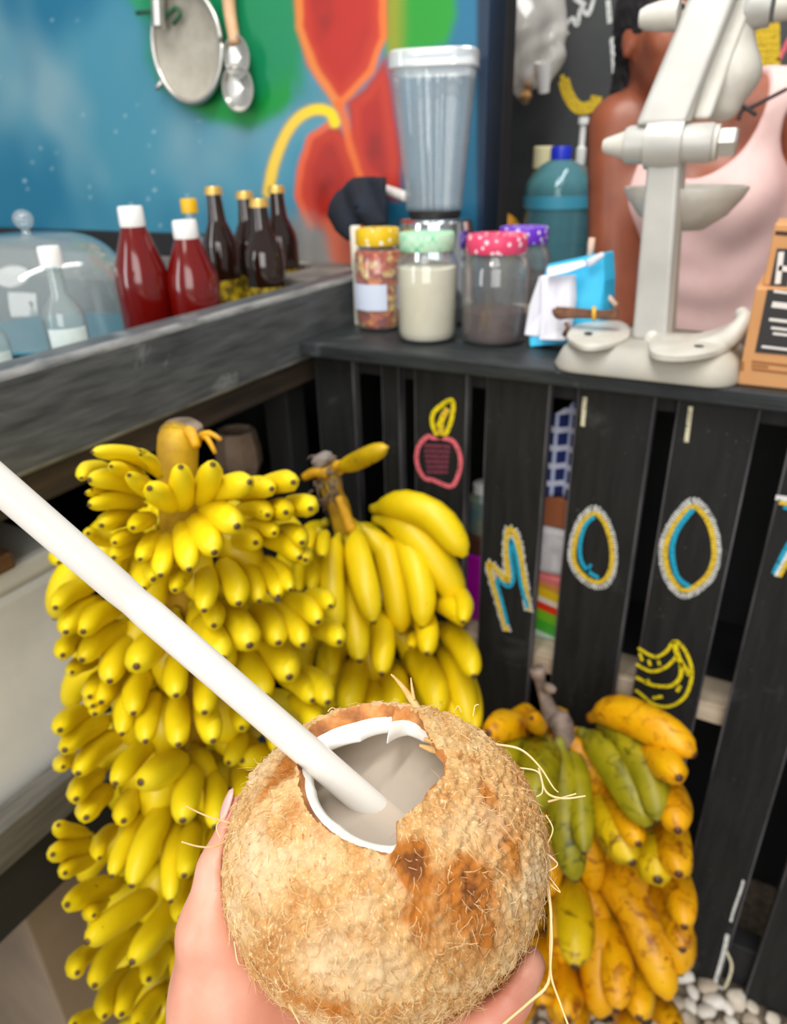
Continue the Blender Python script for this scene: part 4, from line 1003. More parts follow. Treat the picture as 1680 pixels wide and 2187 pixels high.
# ------------------------------------------------------------------ blender
P = on(928, 470, Y=1.135); P = np.array([P[0], P[1], ZB]); bl = empty('kitchen_blender', P, 'blender with a tall clear square jar on a chrome base behind the jars', 'blender')
zj = zat(P, 446) - ZB; zt = zat(P, 112) - ZB
def loft(name, secs, m, parent, c, n=48, p=4.0, fl=0.0, cap0=True, cap1=True, rot=.35):
    a = np.arange(n) * 2 * math.pi / n; V = []
    for hw, z in secs:
        rr = 1 / (np.abs(np.cos(a)) ** p + np.abs(np.sin(a)) ** p) ** (1 / p); rr = rr * (1 + fl * np.cos(12 * a))
        V.append(np.stack([hw * rr * np.cos(a + rot), hw * rr * np.sin(a + rot), np.full(n, z)], -1))
    V = np.array(V).reshape(-1, 3) + np.array(c); k = len(secs)
    f = [(i * n + j, i * n + (j + 1) % n, (i + 1) * n + (j + 1) % n, (i + 1) * n + j) for i in range(k - 1) for j in range(n)]
    if cap0: f.append(tuple(reversed(range(n))))
    if cap1: f.append(tuple((k - 1) * n + j for j in range(n)))
    o = mesh_obj(name, V, f, m, parent); es = o.modifiers.new('split', 'EDGE_SPLIT'); es.split_angle = math.radians(40); return o
ht = pxr(P + [0, 0, zt], 205) * .86; hb = pxr(P + [0, 0, zj], 132) * .86
G_bl = glass('blender_plastic', (252, 253, 253), 1.3, .06, .04)
sec = [(hb, zj), (hb * 1.02, zj + .02), (hb + (ht - hb) * .5, zj + (zt - zj) * .5), (ht * .97, zt - .028), (ht * .98, zt - .022)]
inn = [(s - .004, z) for s, z in sec[::-1]]; inn[-1] = (hb - .004, zj + .004)
loft('jar', sec + inn, G_bl, bl, P, 60, fl=.040, cap0=True)
loft('jar_rim', [(ht * .98, zt - .026), (ht * 1.09, zt - .022), (ht * 1.09, zt - .003), (ht * 1.05, zt), (ht * 1.0, zt), (ht * .96, zt - .01)], glass('rim_plastic', (246, 248, 248), 1.6, .45, .08), bl, P, 60, cap0=False, cap1=False)
M_chrome = mat('chrome', (214, 216, 220), .10, 1.0)
lathe('collar', [(.0005, zj - .012), (hb * .95, zj - .012), (hb * 1.0, zj - .004), (hb * .9, zj - .0005), (.0005, zj - .0005)], mat('black_rubber', (22, 22, 24), .5), bl, P, 36)
rb = pxr(P, 168)
lathe('motor_base', [(.0005, .008), (rb * 1.05, .008), (rb * 1.08, .014), (rb * 1.02, zj * .35), (rb * .94, zj * .8), (rb * .90, zj - .018), (rb * .80, zj - .013), (.0005, zj - .0125)], M_chrome, bl, P, 40)
lathe('foot_ring', [(.0005, 0), (rb * 1.04, 0), (rb * 1.04, .009), (.0005, .009)], MATS['black_rubber'], bl, P, 36)
for k, (x, z) in enumerate(((-.03, .05), (.0, .045), (.03, .05))):
    d = np.array([-P[0], -P[1], 0]); d /= np.linalg.norm(d); s = np.array([-d[1], d[0], 0]); c = P + d * rb * .97 + s * x + [0, 0, z]
    A = np.stack([s, [0, 0, 1], d], -1); lathe('button', [(.0005, 0), (.007, 0), (.007, .006), (.005, .008), (.0005, .008)], MATS['black_rubber'], bl, c, 14, A=A)
# black rag on a white rod
pr0 = on(868, 420, Y=1.16); pr1 = on(800, 398, Y=YW - .001)
rod = tube('hanging_rod', spline([pr1, (pr0 * .6 + pr1 * .4), pr0], 8), .0085, mat('white_plastic', (232, 230, 226), .35), None, 14)
tag(rod, 'short white plastic rod fixed to the mural wall beside the blender', 'rod')
rag_px = [(722, 412), (760, 382), (800, 376), (828, 380), (832, 440), (828, 478), (800, 486), (775, 470), (752, 512), (722, 490), (704, 458)]
yr = 1.165
Pq = np.array([on(x, y, Y=yr) for x, y in rag_px]); cen = Pq.mean(0)
V = []; k = len(Pq); rings_ = 7
for s in np.linspace(1, 0, rings_):
    ring = np.vstack([np.linspace(Pq[i], Pq[(i + 1) % k], 6)[:5] for i in range(k)]); q = cen + (ring - cen) * s
    for j, p in enumerate(q):
        fold = .005 * math.sin(p[0] * 110 + p[2] * 60) + .008 * (1 - s)
        V.append(p + np.array([0, -fold - .004, 0]))
n = len(ring); f = [(i * n + j, (i + 1) * n + j, (i + 1) * n + (j + 1) % n, i * n + (j + 1) % n) for i in range(rings_ - 1) for j in range(n)]
rag = mesh_obj('cleaning_rag', V, f, mat('black_cloth', (20, 24, 34), .85, c2=(30, 38, 54), scale=30, bump=.2), None, loc=cen)
so = rag.modifiers.new('thick', 'SOLIDIFY'); so.thickness = .006; so.offset = 1
tag(rag, 'black folded rag hanging from the white rod beside the blender', 'cloth')

# ------------------------------------------------------------------ paper packet, twigs
pk = empty('napkin_packet', on(1180, 725, Z=ZB), 'crumpled blue and white packet of paper napkins beside the citrus press', 'packet')
def sheet(name, pts, y0, th, m, parent, seed=0):
    q = [on(x, y, Y=y0 + dy) for x, y, dy in pts]; n = len(q); q = np.array(q); q[:, 2] = np.maximum(q[:, 2], ZB + .0008)
    v = np.vstack([q, q + np.array([.3, 1, 0]) / 1.044 * th]); f = [tuple(range(n))[::-1], tuple(range(n, 2 * n))] + [(i, (i + 1) % n, n + (i + 1) % n, n + i) for i in range(n)]
    o = mesh_obj(name, v, f, m, parent, smooth=False); bevel(o, .002); return o
M_sky = mat('sky_blue_paper', (60, 190, 232), .5, c2=(44, 176, 224), scale=20); M_wp = mat('white_napkin', (232, 232, 240), .8, c2=(214, 212, 224), scale=30, stretch=(3, 3, .5))
sheet('wrapper', [(1168, 565, .01), (1245, 548, .01), (1287, 540, .01), (1290, 600, .0), (1288, 660, .0), (1275, 700, -.01), (1228, 732, -.015), (1130, 742, -.02), (1128, 700, -.01)], 1.03, .030, M_sky, pk)
sheet('napkin', [(1155, 592, 0), (1222, 588, 0), (1224, 640, 0), (1215, 700, -.01), (1205, 728, -.02), (1150, 726, -.02), (1158, 660, 0)], 1.012, .010, M_wp, pk)
sheet('napkin', [(1150, 590, 0), (1170, 588, 0), (1160, 660, 0), (1150, 720, -.01), (1118, 716, -.01), (1130, 650, 0)], 1.022, .008, M_wp, pk)
sheet('folded_flap', [(1166, 572, 0), (1244, 556, 0), (1250, 568, -.005), (1215, 580, -.01), (1168, 592, -.01)], 1.008, .006, M_wp, pk)
sheet('folded_flap', [(1248, 556, 0), (1284, 538, 0), (1288, 548, 0), (1256, 572, 0)], 1.020, .006, M_wp, pk)
M_twig = mat('dry_brown_twig', (120, 82, 58), .8, c2=(84, 54, 36), scale=60, bump=.4)
tw = empty('twig_bundle', on(1230, 670, Y=.985), 'small bundle of brown twigs tied with a yellow band against the citrus press', 'twig bundle')
for k in range(7):
    r = np.random.default_rng(k + 5); oy, oz = r.uniform(-8, 8), r.uniform(-.008, .008)
    tube('twig', spline([on(1178 + r.uniform(-6, 20), 668 + oy * 1.3, Y=.975 + oz), on(1230, 668 + oy * .8, Y=.972 + oz), on(1290, 672 + oy * .6, Y=.97 + oz), on(1318, 668 + oy, Y=.97 + oz)], 10), .0035, M_twig, tw, 6)
tube('band', [on(1268, 657, Y=.968), on(1268, 664, Y=.961), on(1268, 676, Y=.961), on(1268, 682, Y=.968)], .003, mat('yellow_band', (226, 176, 60), .5), tw, 6)
tube('twig', [on(1208, 690, Y=.965), on(1212, 700, Y=.96), on(1204, 716, Y=.965)], .003, M_twig, tw, 6)
st_ = empty('wooden_stirrer', on(1262, 560, Y=1.06), 'thin wooden stirrer poking up behind the blue packet', 'stirrer')
tube('stick', [on(1258, 560, Y=1.062), on(1264, 508, Y=1.062)], .0045, mat('pale_stick_wood', (214, 180, 160), .7), st_, 8)
tube('stick', [on(1286, 620, Y=1.052), on(1316, 652, Y=1.04)], .0035, MATS['pale_stick_wood'], st_, 8)

# ------------------------------------------------------------------ citrus press
tp = NT('press_cast_metal'); v_ = tp.coord(); tp.col(tp.ramp(tp.noise(v_, 12, 5), [(.3, (176, 175, 170)), (.7, (198, 196, 190))])); tp.set(Roughness=.42, Metallic=.15, Specular_IOR_Level=.5); tp.bump(tp.noise(v_, 140, 3), .12, .001); M_press = tp.m
M_wht = mat('press_worn_white', (212, 209, 200), .4, c2=(190, 186, 174), scale=20)
PB = on(1368, 800, Z=ZB); YP = 0.985
press = empty('citrus_press', (PB[0], YP, ZB), 'grey cast metal hand citrus press on a thick rounded base block', 'citrus press')
M_block = mat('grey_base_block', (168, 166, 158), .6, c2=(184, 178, 164), scale=14)
xl, xr_ = on(1178, 790, Y=.915)[0], on(1568, 838, Y=.900)[0]
zt_ = zat(np.array([(xl + xr_) / 2, .93, ZB]), 742)
def rrect(x0, x1, y0, y1, r, n=6):
    out = []
    for cx, cy, a0 in ((x1 - r, y1 - r, 0), (x0 + r, y1 - r, 90), (x0 + r, y0 + r, 180), (x1 - r, y0 + r, 270)):
        out += [(cx + r * math.cos(math.radians(a0 + 90 * i / n)), cy + r * math.sin(math.radians(a0 + 90 * i / n))) for i in range(n + 1)]
    return np.array(out)
def slabloft(name, rings, m, parent):
    n = len(rings[0][0]); V = np.vstack([np.column_stack([q, np.full(n, z)]) for q, z in rings]); k = len(rings)
    f = [(i * n + j, i * n + (j + 1) % n, (i + 1) * n + (j + 1) % n, (i + 1) * n + j) for i in range(k - 1) for j in range(n)] + [tuple(reversed(range(n))), tuple((k - 1) * n + j for j in range(n))]
    o = mesh_obj(name, V, f, m, parent); es = o.modifiers.new('split', 'EDGE_SPLIT'); es.split_angle = math.radians(50); return o
bx0, bx1, by0, by1 = xl, xr_, .902, 1.055; hz = zt_ - ZB
slabloft('base_block', [(rrect(bx0, bx1, by0, by1, .035), ZB + .0005), (rrect(bx0 - .002, bx1 + .002, by0 - .002, by1, .037), ZB + .006), (rrect(bx0 + .006, bx1 - .004, by0 + .006, by1, .035), ZB + hz * .7), (rrect(bx0 + .018, bx1 - .014, by0 + .016, by1 - .01, .032), ZB + hz * .96), (rrect(bx0 + .026, bx1 - .022, by0 + .024, by1 - .018, .03), ZB + hz)], M_block, press)
zc_ = ZB + hz
def flange(pts, y0, zlo, zhi, m=M_wht):
    q = np.array([on(x, y, Z=(zlo + zhi) / 2) for x, y in pts])[:, :2]; q = spline(q, len(pts) * 5, True)
    cen = q.mean(0); 
    return slabloft('foot_flange', [(q, zlo), (cen + (q - cen) * 1.0, zlo + (zhi - zlo) * .6), (cen + (q - cen) * .9, zhi)], m, press)
flange([(1212, 722), (1222, 700), (1262, 692), (1330, 690), (1345, 715), (1310, 735), (1250, 742)], 0, zc_, zc_ + .008)
flange([(1385, 735), (1400, 715), (1470, 722), (1540, 705), (1578, 690), (1580, 715), (1550, 745), (1470, 762), (1400, 758)], 0, zc_, zc_ + .010)
for x, y in ((1256, 712), (1492, 740)):
    q = on(x, y, Z=zc_ + .0101); lathe('bolt_hole', [(.0005, 0), (.0055, 0), (.0055, .0008), (.0005, .0008)], M_dark, press, q, 14)
# raised curved lip of the right foot
q = [on(1395, 690, Y=.99), on(1400, 740, Y=.965), on(1470, 748, Y=.955), on(1545, 728, Y=.955), on(1588, 688, Y=.965), on(1582, 668, Y=.985)]
tube('foot_lip', spline(q, 24), np.interp(np.linspace(0, 1, 25), [0, .2, .6, 1], [.008, .013, .013, .008]), M_wht, press, 10)
# column: a ribbed bar
xc0 = on(1352, 728, Y=YP)[0]; xc1 = on(1428, 728, Y=YP)[0]; ztop = zat(np.array([(xc0 + xc1) / 2, YP, 1.3]), 262)
xt0, xt1 = on(1384, 300, Y=YP)[0], on(1460, 300, Y=YP)[0]
def bar8(name, A, B, wa, wb, da, db, m, bev=.004, xdir=(1, 0, 0), ydir=(0, 1, 0)):
    A, B, xd, yd = map(lambda q: np.array(q, float), (A, B, xdir, ydir)); V = []
    for c, w, d in ((A, wa, da), (B, wb, db)):
        for sx, sy in ((-1, -1), (1, -1), (1, 1), (-1, 1)): V.append(c + xd * sx * w / 2 + yd * sy * d / 2)
    o = mesh_obj(name, V, BOXF, m, press, smooth=False); return bevel(o, bev, 3)
bar8('column', ((xc0 + xc1) / 2, YP, zc_ - .002), ((xt0 + xt1) / 2, YP, ztop), xc1 - xc0, (xt1 - xt0) * .92, .030, .026, M_press, .006)
bar8('column_rib', (xc1 - .006, YP + .018, zc_), (xt1 - .006, YP + .018, ztop - .03), .016, .014, .045, .03, mat('press_shaded_casting', (196, 188, 176), .5), .004)
# pivot: hub, nut and tapered pin along X
zp = zat(np.array([(xt0 + xt1) / 2, YP, 1.36]), 308); xm = (xt0 + xt1) / 2; hw = (xt1 - xt0) / 2
AX = np.stack([[0, 1, 0], [0, 0, 1], [1, 0, 0]], -1)
def xl_(name, prof, m=M_press, n=24, c=None): return lathe(name, prof, m, press, np.array([xm, YP, zp]) if c is None else c, n, A=AX)
xpl = on(1290, 292, Y=YP)[0] - xm; xpr = on(1572, 310, Y=YP)[0] - xm
xl_('pivot_hub', [(.0005, -hw - .026), (.019, -hw - .026), (.021, -hw - .022), (.021, hw + .030), (.019, hw + .033), (.0005, hw + .033)])
xl_('pivot_collar', [(.0005, -hw * 1.02), (.027, -hw * 1.02), (.028, 0), (.027, hw * 1.02), (.0005, hw * 1.02)])
xl_('pivot_pin', [(.0005, xpl), (.007, xpl), (.009, xpl + .004), (.014, -hw - .032), (.016, -hw - .0265), (.0005, -hw - .0265)], M_wht)
xl_('washer', [(.0005, hw + .0335), (.019, hw + .0335), (.019, hw + .038), (.0005, hw + .038)], M_wht)
xl_('nut', [(.0005, hw + .0385), (.016, hw + .0385), (.0165, hw + .042), (.0165, hw + .055), (.014, hw + .057), (.0005, hw + .057)], mat('press_nut_metal', (186, 184, 178), .4, .3), 6)
xl_('bolt_end', [(.0005, hw + .0575), (.0105, hw + .0575), (.0105, xpr - .002), (.009, xpr), (.0005, xpr)], MATS['press_nut_metal'], 16)
# upper arm leaning right
pa, pb = on(1412, 268, Y=YP - .004), on(1545, -60, Y=YP + .035)
bar8('arm', pa, pb, .056, .050, .026, .024, M_press, .006)
pa, pb = on(1462, 262, Y=YP + .004), on(1570, -60, Y=YP + .055)
bar8('arm_rib', pa, pb, .014, .012, .030, .026, MATS['press_shaded_casting'], .004)
pa, pb = on(1498, 255, Y=YP + .012), on(1580, 0, Y=YP + .045)
bar8('link_bar', pa, pb, .020, .030, .016, .018, M_wht, .005)
# pressing lobe
c0, c1, c2 = on(1568, 45, Y=YP + .05), on(1568, 160, Y=YP + .05), on(1545, 222, Y=YP + .05)
def lobe(P):
    d = sd_cap(P, c0, c1, .019, .026); d = smin(d, sd_cap(P, c1, c2, .026, .018), .012); return smin(d, sd_cap(P, c2, on(1518, 246, Y=YP + .05), .016, .004), .01)
V, F = nets(lobe, np.min([c0, c1, c2], 0) - .05, np.max([c0, c1, c2], 0) + .05, .004); mesh_obj('pressing_lobe', V, F, M_wht, press)
AX2 = AX; ct = on(1600, 20, Y=YP + .05)
lathe('upper_hub', [(.0005, 0), (.019, 0), (.021, .006), (.019, .026), (.0005, .026)], M_press, press, ct + [-.004, 0, 0], 20, A=AX)
lathe('upper_pin', [(.0005, .0265), (.014, .0265), (.014, .040), (.012, .043), (.0005, .043)], M_wht, press, ct, 16, A=AX)
cl = on(1425, 34, Y=YP + .02)
lathe('upper_pin', [(.0005, -.030), (.009, -.030), (.012, -.024), (.015, -.010), (.016, .012), (.0005, .012)], M_wht, press, cl, 18, A=AX)
# cup behind the column
cc_ = on(1463, 405, Y=YP + .075); rc = pxr(cc_, 250)
lathe('juice_cup', [(.010, -.048), (.030, -.047), (rc * .72, -.030), (rc * .93, -.010), (rc, 0), (rc, .004), (rc * .94, .004), (rc * .86, -.010), (rc * .66, -.029), (.012, -.044)], M_wht, press, cc_, 36, cap0=False, cap1=False)
bar8('cup_arm', cc_ + [-.01, -.078, -.018], cc_ + [-.01, -.040, -.030], .03, .03, .02, .02, M_press, .003, (1, 0, 0), (0, 0, 1))
q = on(1552, 816, Z=ZB); cp_ = lathe('bottle_cap', [(.0005, 0), (.0075, 0), (.008, .003), (.006, .009), (.0005, .010)], M_wht, None, q, 16); tag(cp_, 'tiny white cap lying between the press and the cardboard box', 'cap')

# ------------------------------------------------------------------ cardboard display box
M_card = mat('brown_cardboard', (196, 140, 88), .75, c2=(208, 154, 102), scale=8, bump=.05)
q0 = on(1573, 822, Z=ZB); x0 = q0[0]; yb = q0[1]
cb = empty('cardboard_box', (x0 + .08, yb + .06, ZB), 'brown cardboard display box with a black printed label at the counter edge', 'box')
zlow = zat(np.array([x0, yb, ZB]), 615); zhi = zat(np.array([x0 + .02, yb, ZB]), 482)
box('box_body', (x0, yb, ZB + .0005), (x0 + .16, yb + .12, zlow), M_card, cb, .002)
box('back_flap', (on(1630, 600, Y=yb + .02)[0], yb + .02, zlow), (x0 + .16, yb + .10, zhi), M_card, cb, .002)
xlab = on(1622, 700, Y=yb - .001)[0]; zl0 = zat(np.array([xlab, yb, ZB]), 752); zl1 = zat(np.array([xlab, yb, ZB]), 535)
box('label', (xlab, yb - .0012, zl0), (x0 + .158, yb - .0002, zlow - .001), mat('black_label_print', (44, 42, 44), .55), cb, 0)
box('label', (on(1645, 600, Y=yb + .02)[0], yb + .0188, zlow), (x0 + .158, yb + .0198, zl1), MATS['black_label_print'], cb, 0)
M_wprint = mat('white_print', (226, 220, 214), .6); M_bprint = mat('brown_print', (150, 96, 50), .7)
def strip(name, a, b, y, m, w): 
    q = [on(*a, Y=y)[[0, 2]], on(*b, Y=y)[[0, 2]]]; v, f = ribbon_vf(q, .5 * w * depth(on(*a, Y=y)) / FPX, y, .0004); mesh_obj(name, v, f, m, cb, smooth=False)
strip('printed_letter', (1668, 538), (1660, 606), yb + .0186, M_wprint, 11); strip('printed_letter', (1662, 572), (1684, 575), yb + .0186, M_wprint, 11); strip('printed_letter', (1694, 542), (1688, 610), yb + .0186, M_wprint, 11)
for y, x, w in ((622, 1652, 5), (650, 1648, 12), (682, 1642, 6), (700, 1646, 5), (712, 1650, 5), (740, 1626, 5)): strip('printed_line', (x, y), (x + 60, y + 7), yb - .0013, M_wprint if y > 640 else M_wprint, w)
strip('printed_line', (1585, 772), (1584, 792), yb - .0003, M_bprint, 6); strip('printed_line', (1605, 772), (1690, 782), yb - .0003, M_bprint, 5); strip('printed_line', (1605, 788), (1690, 798), yb - .0003, M_bprint, 5); strip('printed_line', (1604, 780), (1640, 784), yb - .0003, M_bprint, 4)
strip('printed_line', (1655, 497), (1690, 500), yb + .0198, mat('dark_print', (60, 40, 30), .7), 8)

# ------------------------------------------------------------------ bottles on the bar
ZT = 1.12
def at_bar(cx, y, X): P = on(cx, y, X=X); return np.array([P[0], P[1], ZT])
M_white_cap = mat('white_screw_cap', (240, 240, 238), .4)
def bottle(name, P, prof_fn, wpx, ytop, body, label, cat, group=None):
    r = pxr(np.array([P[0], P[1], 1.22]), wpx); h = zat(P, ytop) - ZT
    return empty(name, P, label, cat, group), r, h
M_sauce = NT('red_sauce_bottle'); M_sauce.col((104, 8, 4)); M_sauce.set(Roughness=.12, Coat_Weight=.6, Coat_Roughness=.05, Subsurface_Weight=.1, Subsurface_Radius=(.01, .002, .001)); M_sauce = M_sauce.m
for cx, ym, X, w, yt, lab in ((304, 600, -.81, 112, 440, 'taller bottle of red sauce with white cap beside the glass dome'), (414, 620, -.755, 112, 470, 'shorter bottle of red sauce with white cap in front of the beer bottles')):
    P = at_bar(cx, ym, X); e, r, h = bottle('sauce_bottle', P, None, w, yt, None, lab, 'bottle', 'red sauce bottles on the bar')
    capr = r * .47; hc = h * .115
    lathe('bottle_body', [(.0005, .0006), (r * .92, .0006), (r, .006), (r, h * .50), (r * .95, h * .58), (r * .56, h * .80), (r * .43, h * .87), (.0005, h * .875)], M_sauce, e, P, 36)
    lathe('cap', [(capr * .96, h - hc - .004), (capr, h - hc), (capr * .96, h - .003), (capr * .9, h), (.0005, h)], M_white_cap, e, P, 28, cap0=False)
M_beer = NT('brown_beer_glass'); M_beer.col((34, 16, 8)); M_beer.set(Roughness=.06, Coat_Weight=.8, Coat_Roughness=.03); M_beer = M_beer.m
M_gold = mat('gold_crown_cap', (216, 178, 96), .35, .5); M_blbl = mat('yellow_beer_label', (30, 26, 10), .5, c2=(226, 190, 20), scale=60)
for cx, ym, X, w, yt, lab in ((474, 560, -.86, 76, 398, 'brown beer bottle with gold cap behind the shorter red sauce bottle'), (538, 570, -.865, 76, 408, 'brown beer bottle with gold cap, second from the red sauce'), (568, 590, -.765, 84, 424, 'brown beer bottle standing in front of the other beer bottles'), (604, 570, -.845, 74, 396, 'brown beer bottle standing closest to the red painted flower')):
    P = at_bar(cx, ym, X); e, r, h = bottle('beer_bottle', P, None, w, yt, None, lab, 'bottle', 'brown beer bottles on the bar')
    lathe('glass_body', [(.0005, .0006), (r * .92, .0006), (r, .006), (r, h * .52), (r * .92, h * .60), (r * .50, h * .74), (r * .42, h * .85), (r * .38, h * .955), (r * .44, h * .96), (r * .42, h * .975), (.0005, h * .976)], M_beer, e, P, 32)
    lathe('label', [(r + .0006, h * .08), (r + .0006, h * .30)], M_blbl, e, P, 32, cap0=False, cap1=False)
    lathe('crown_cap', [(r * .50, h - .012), (r * .46, h - .004), (r * .40, h), (.0005, h)], M_gold, e, P, 21, cap0=False)
G_clear = glass('clear_bottle_glass', (244, 250, 250), 1.3, .10)
def clear_bottle(cx, ym, X, w, yt, capm, lab, label_paper=False):
    P = at_bar(cx, ym, X); e, r, h = bottle('glass_bottle', P, None, w, yt, None, lab, 'bottle')
    pr_ = [(r * .92, .001), (r, .006), (r, h * .50), (r * .9, h * .57), (r * .42, h * .68), (r * .40, h * .89)]
    lathe('glass_body', shell(pr_, .002), G_clear, e, P, 32, cap0=False, cap1=False)
    cr = r * .52; lathe('cap', [(cr, h * .87), (cr, h - .003), (cr * .92, h), (.0005, h)], capm, e, P, 26, cap0=False)
    if label_paper:
        a = np.linspace(-.9, 1.0, 12) + math.atan2(-P[1], -P[0]); v = [(P[0] + (r + q) * math.cos(t), P[1] + (r + q) * math.sin(t), P[2] + z) for q in (.0005, .001) for z in (h * .12, h * .45) for t in a]
        mesh_obj('paper_label', v, [(24 + j, 25 + j, 37 + j, 36 + j) for j in range(11)] + [(1 + j, j, 12 + j, 13 + j) for j in range(11)], mat('white_label_paper', (226, 236, 238), .6, c2=(206, 222, 214), scale=40), e)
clear_bottle(132, 660, -.745, 88, 526, M_white_cap, 'small clear glass bottle with white cap and label in front of the dome', True)
clear_bottle(412, 500, -.99, 66, 424, mat('yellow_cap', (236, 184, 20), .4), 'clear bottle with yellow cap behind the red sauce bottles')
clear_bottle(-26, 720, -.765, 80, 600, mat('orange_cap', (214, 120, 60), .4), 'clear bottle standing at the end of the bar in front of the dome', True)
# glass cake dome
P = at_bar(52, 480, -1.0); dm = empty('cake_dome', P, 'clear glass cake dome with a round glass knob', 'cake dome')
rd = min(pxr(np.array([P[0], P[1], 1.2]), 390), .185); hd = zat(P, 497) - ZT
G_dome = glass('dome_glass', (246, 250, 250), 1.8, .10)
pf = [(rd, .012)] + [(rd * math.cos(t) ** .55 if t < 1.55 else .001, .012 + (hd - .012) * (.25 + .75 * math.sin(t))) for t in np.linspace(0.05, 1.56, 14)]
lathe('dome', np.vstack([pf, [(max(a - .003, .0006), b - .003) for a, b in pf[::-1]]]), G_dome, dm, P, 48, cap0=False, cap1=False)
hk = zat(P, 447) - ZT; rk = (hk - hd) * .44
lathe('knob', [(.004, hd - .003), (rk * .5, hd), (rk * .35, hd + .004)] + [(rk * math.sin(t) + .0004, hd + .004 + rk - rk * math.cos(t) * .98) for t in np.linspace(.5, 3.14, 12)], glass('knob_glass', (236, 242, 244), 2.2, .18), dm, P, 24)
lathe('plate', [(.0005, .001), (rd * .6, .001), (rd * 1.06, .009), (rd * 1.06, .0115), (rd * .6, .006), (.0005, .006)], mat('teal_plate', (60, 130, 150), .3), dm, P, 48)

# ------------------------------------------------------------------ utensils on the mural wall
yv = YW - .02
sv = empty('kitchen_sieve', on(402, 215, Y=yv), 'round metal sieve with grey mesh hanging on the blue wall', 'sieve')
c = on(402, 100, Y=yv); ra = np.linalg.norm(on(402, 218, Y=yv) - c); AY = np.stack([[1, 0, 0], [0, 0, 1], [0, -1, 0]], -1)
tm_ = NT('sieve_mesh'); tm_.col(tm_.ramp(tm_.noise(tm_.coord(), 30, 4), [(.3, (166, 160, 146)), (.7, (188, 182, 168))])); tm_.set(Roughness=.6, Metallic=.0); tm_.bump(tm_.noise(tm_.coord(), 900, 1), .5, .001)
M_steel = mat('steel', (208, 206, 200), .28, .85)
sx = 0.92
def ell_lathe(name, prof, m, A): return lathe(name, prof, m, sv, c, 44, A=A, cap0=False, cap1=False)
AE = AY @ np.diag([sx, 1, 1])
ell_lathe('mesh_bowl', [(.0006, -.012), (ra * .5, -.010), (ra * .9, -.002), (ra * .97, .004)], tm_.m, AE)
a = np.linspace(0, 2 * math.pi, 49); tube('rim', [c + AE @ np.array([ra * math.cos(t), ra * math.sin(t), .004]) for t in a], .005, M_steel, sv, 10)
tube('handle', spline([on(340, 60, Y=yv - .02), on(338, 20, Y=yv - .02), on(334, -60, Y=yv - .02)], 8), np.full(9, .0125), M_steel, sv, 14)
tube('hook', spline([on(342, 52, Y=yv - .01), on(372, 18, Y=yv - .005), on(385, 30, Y=yv - .005), on(370, 50, Y=yv - .005)], 12), .004, mat('green_wire', (40, 90, 60), .5), sv, 7)
tube('hook', [on(292, 28, Y=yv), on(340, 22, Y=yv - .008)], .004, MATS['green_wire'], sv, 7)
tube('lug', [on(346, 175, Y=yv), on(338, 186, Y=yv), on(334, 188, Y=yv)], .005, M_steel, sv, 8)
la = empty('serving_ladle', on(510, 230, Y=yv), 'wooden-handled steel ladle hanging beside the sieve', 'ladle')
tube('handle', spline([on(484, -70, Y=yv), on(490, 20, Y=yv), on(502, 95, Y=yv - .01)], 10), np.linspace(.0125, .010, 11), mat('pale_handle_wood', (226, 188, 146), .5, c2=(206, 160, 120), scale=20), la, 12)
for (cx, cy, wr, hr, dep) in ((506, 122, 27, 40, .014), (508, 188, 33, 44, .02)):
    c = on(cx, cy, Y=yv - .012); rx_ = wr * 1.25 * depth(c) / FPX; rz_ = hr * depth(c) / FPX
    A = np.stack([[rx_, 0, 0], [0, 0, rz_], [0, -1, 0]], -1)
    lathe('bowl', [(.0005, -dep), (.5, -dep * .9), (.85, -dep * .45), (1.0, 0), (1.02, .002), (.94, .002), (.8, -dep * .3), (.0005, -dep * .8)], M_steel, la, c, 28, A=A)

# ------------------------------------------------------------------ kitchen behind: shelf, jug, bottles, bags
ZS = on(1190, 575, Y=1.76)[2]
ks = empty('kitchen_shelf', (-.6, 1.8, 0), 'dark kitchen shelf unit against the chalkboard wall', 'shelf')
box('shelf_top', (-1.1, 1.60, ZS - .03), (-.33, YK - .001, ZS), M_board, ks, .003)
for x0 in (-1.1, -.37): box('side', (x0, 1.62, 0.0), (x0 + .03, YK - .002, ZS - .0305), M_dark, ks, .002)
P = on(1190, 440, Y=1.76); P = np.array([P[0], P[1], ZS]); jg = empty('water_jug', P, 'large blue-green plastic water jug with blue cap', 'jug')
r = pxr(P + [0, 0, .1], 142); h = zat(P, 312) - ZS; G_jug = glass('jug_plastic', (150, 214, 224), 1.0, .25, .08)
pf = [(r * .92, .001), (r, .010)]
for k in range(9): pf += [(r * (1.0 if k % 2 else .965), .02 + (h * .62 - .02) * (k + .5) / 9)]
pf += [(r, h * .66), (r * .92, h * .74), (r * .55, h * .86), (r * .26, h * .90), (r * .25, h * .94)]
lathe('jug_body', shell(pf, .002), G_jug, jg, P, 36, cap0=False, cap1=False)
lathe('water', [(.0005, .004), (r * .9, .005), (r * .95, .02), (r * .94, h * .52), (.0005, h * .52)], glass('jug_water', (96, 176, 196), .8, .40, .05), jg, P, 32)
lathe('cap', [(r * .30, h * .90), (r * .30, h - .004), (r * .27, h), (.0005, h)], mat('blue_cap', (30, 50, 200), .4), jg, P, 24, cap0=False)
lathe('label', [(r + .001, h * .52), (r + .001, h * .62)], mat('jug_label', (70, 160, 190), .5), jg, P, 36, cap0=False, cap1=False)
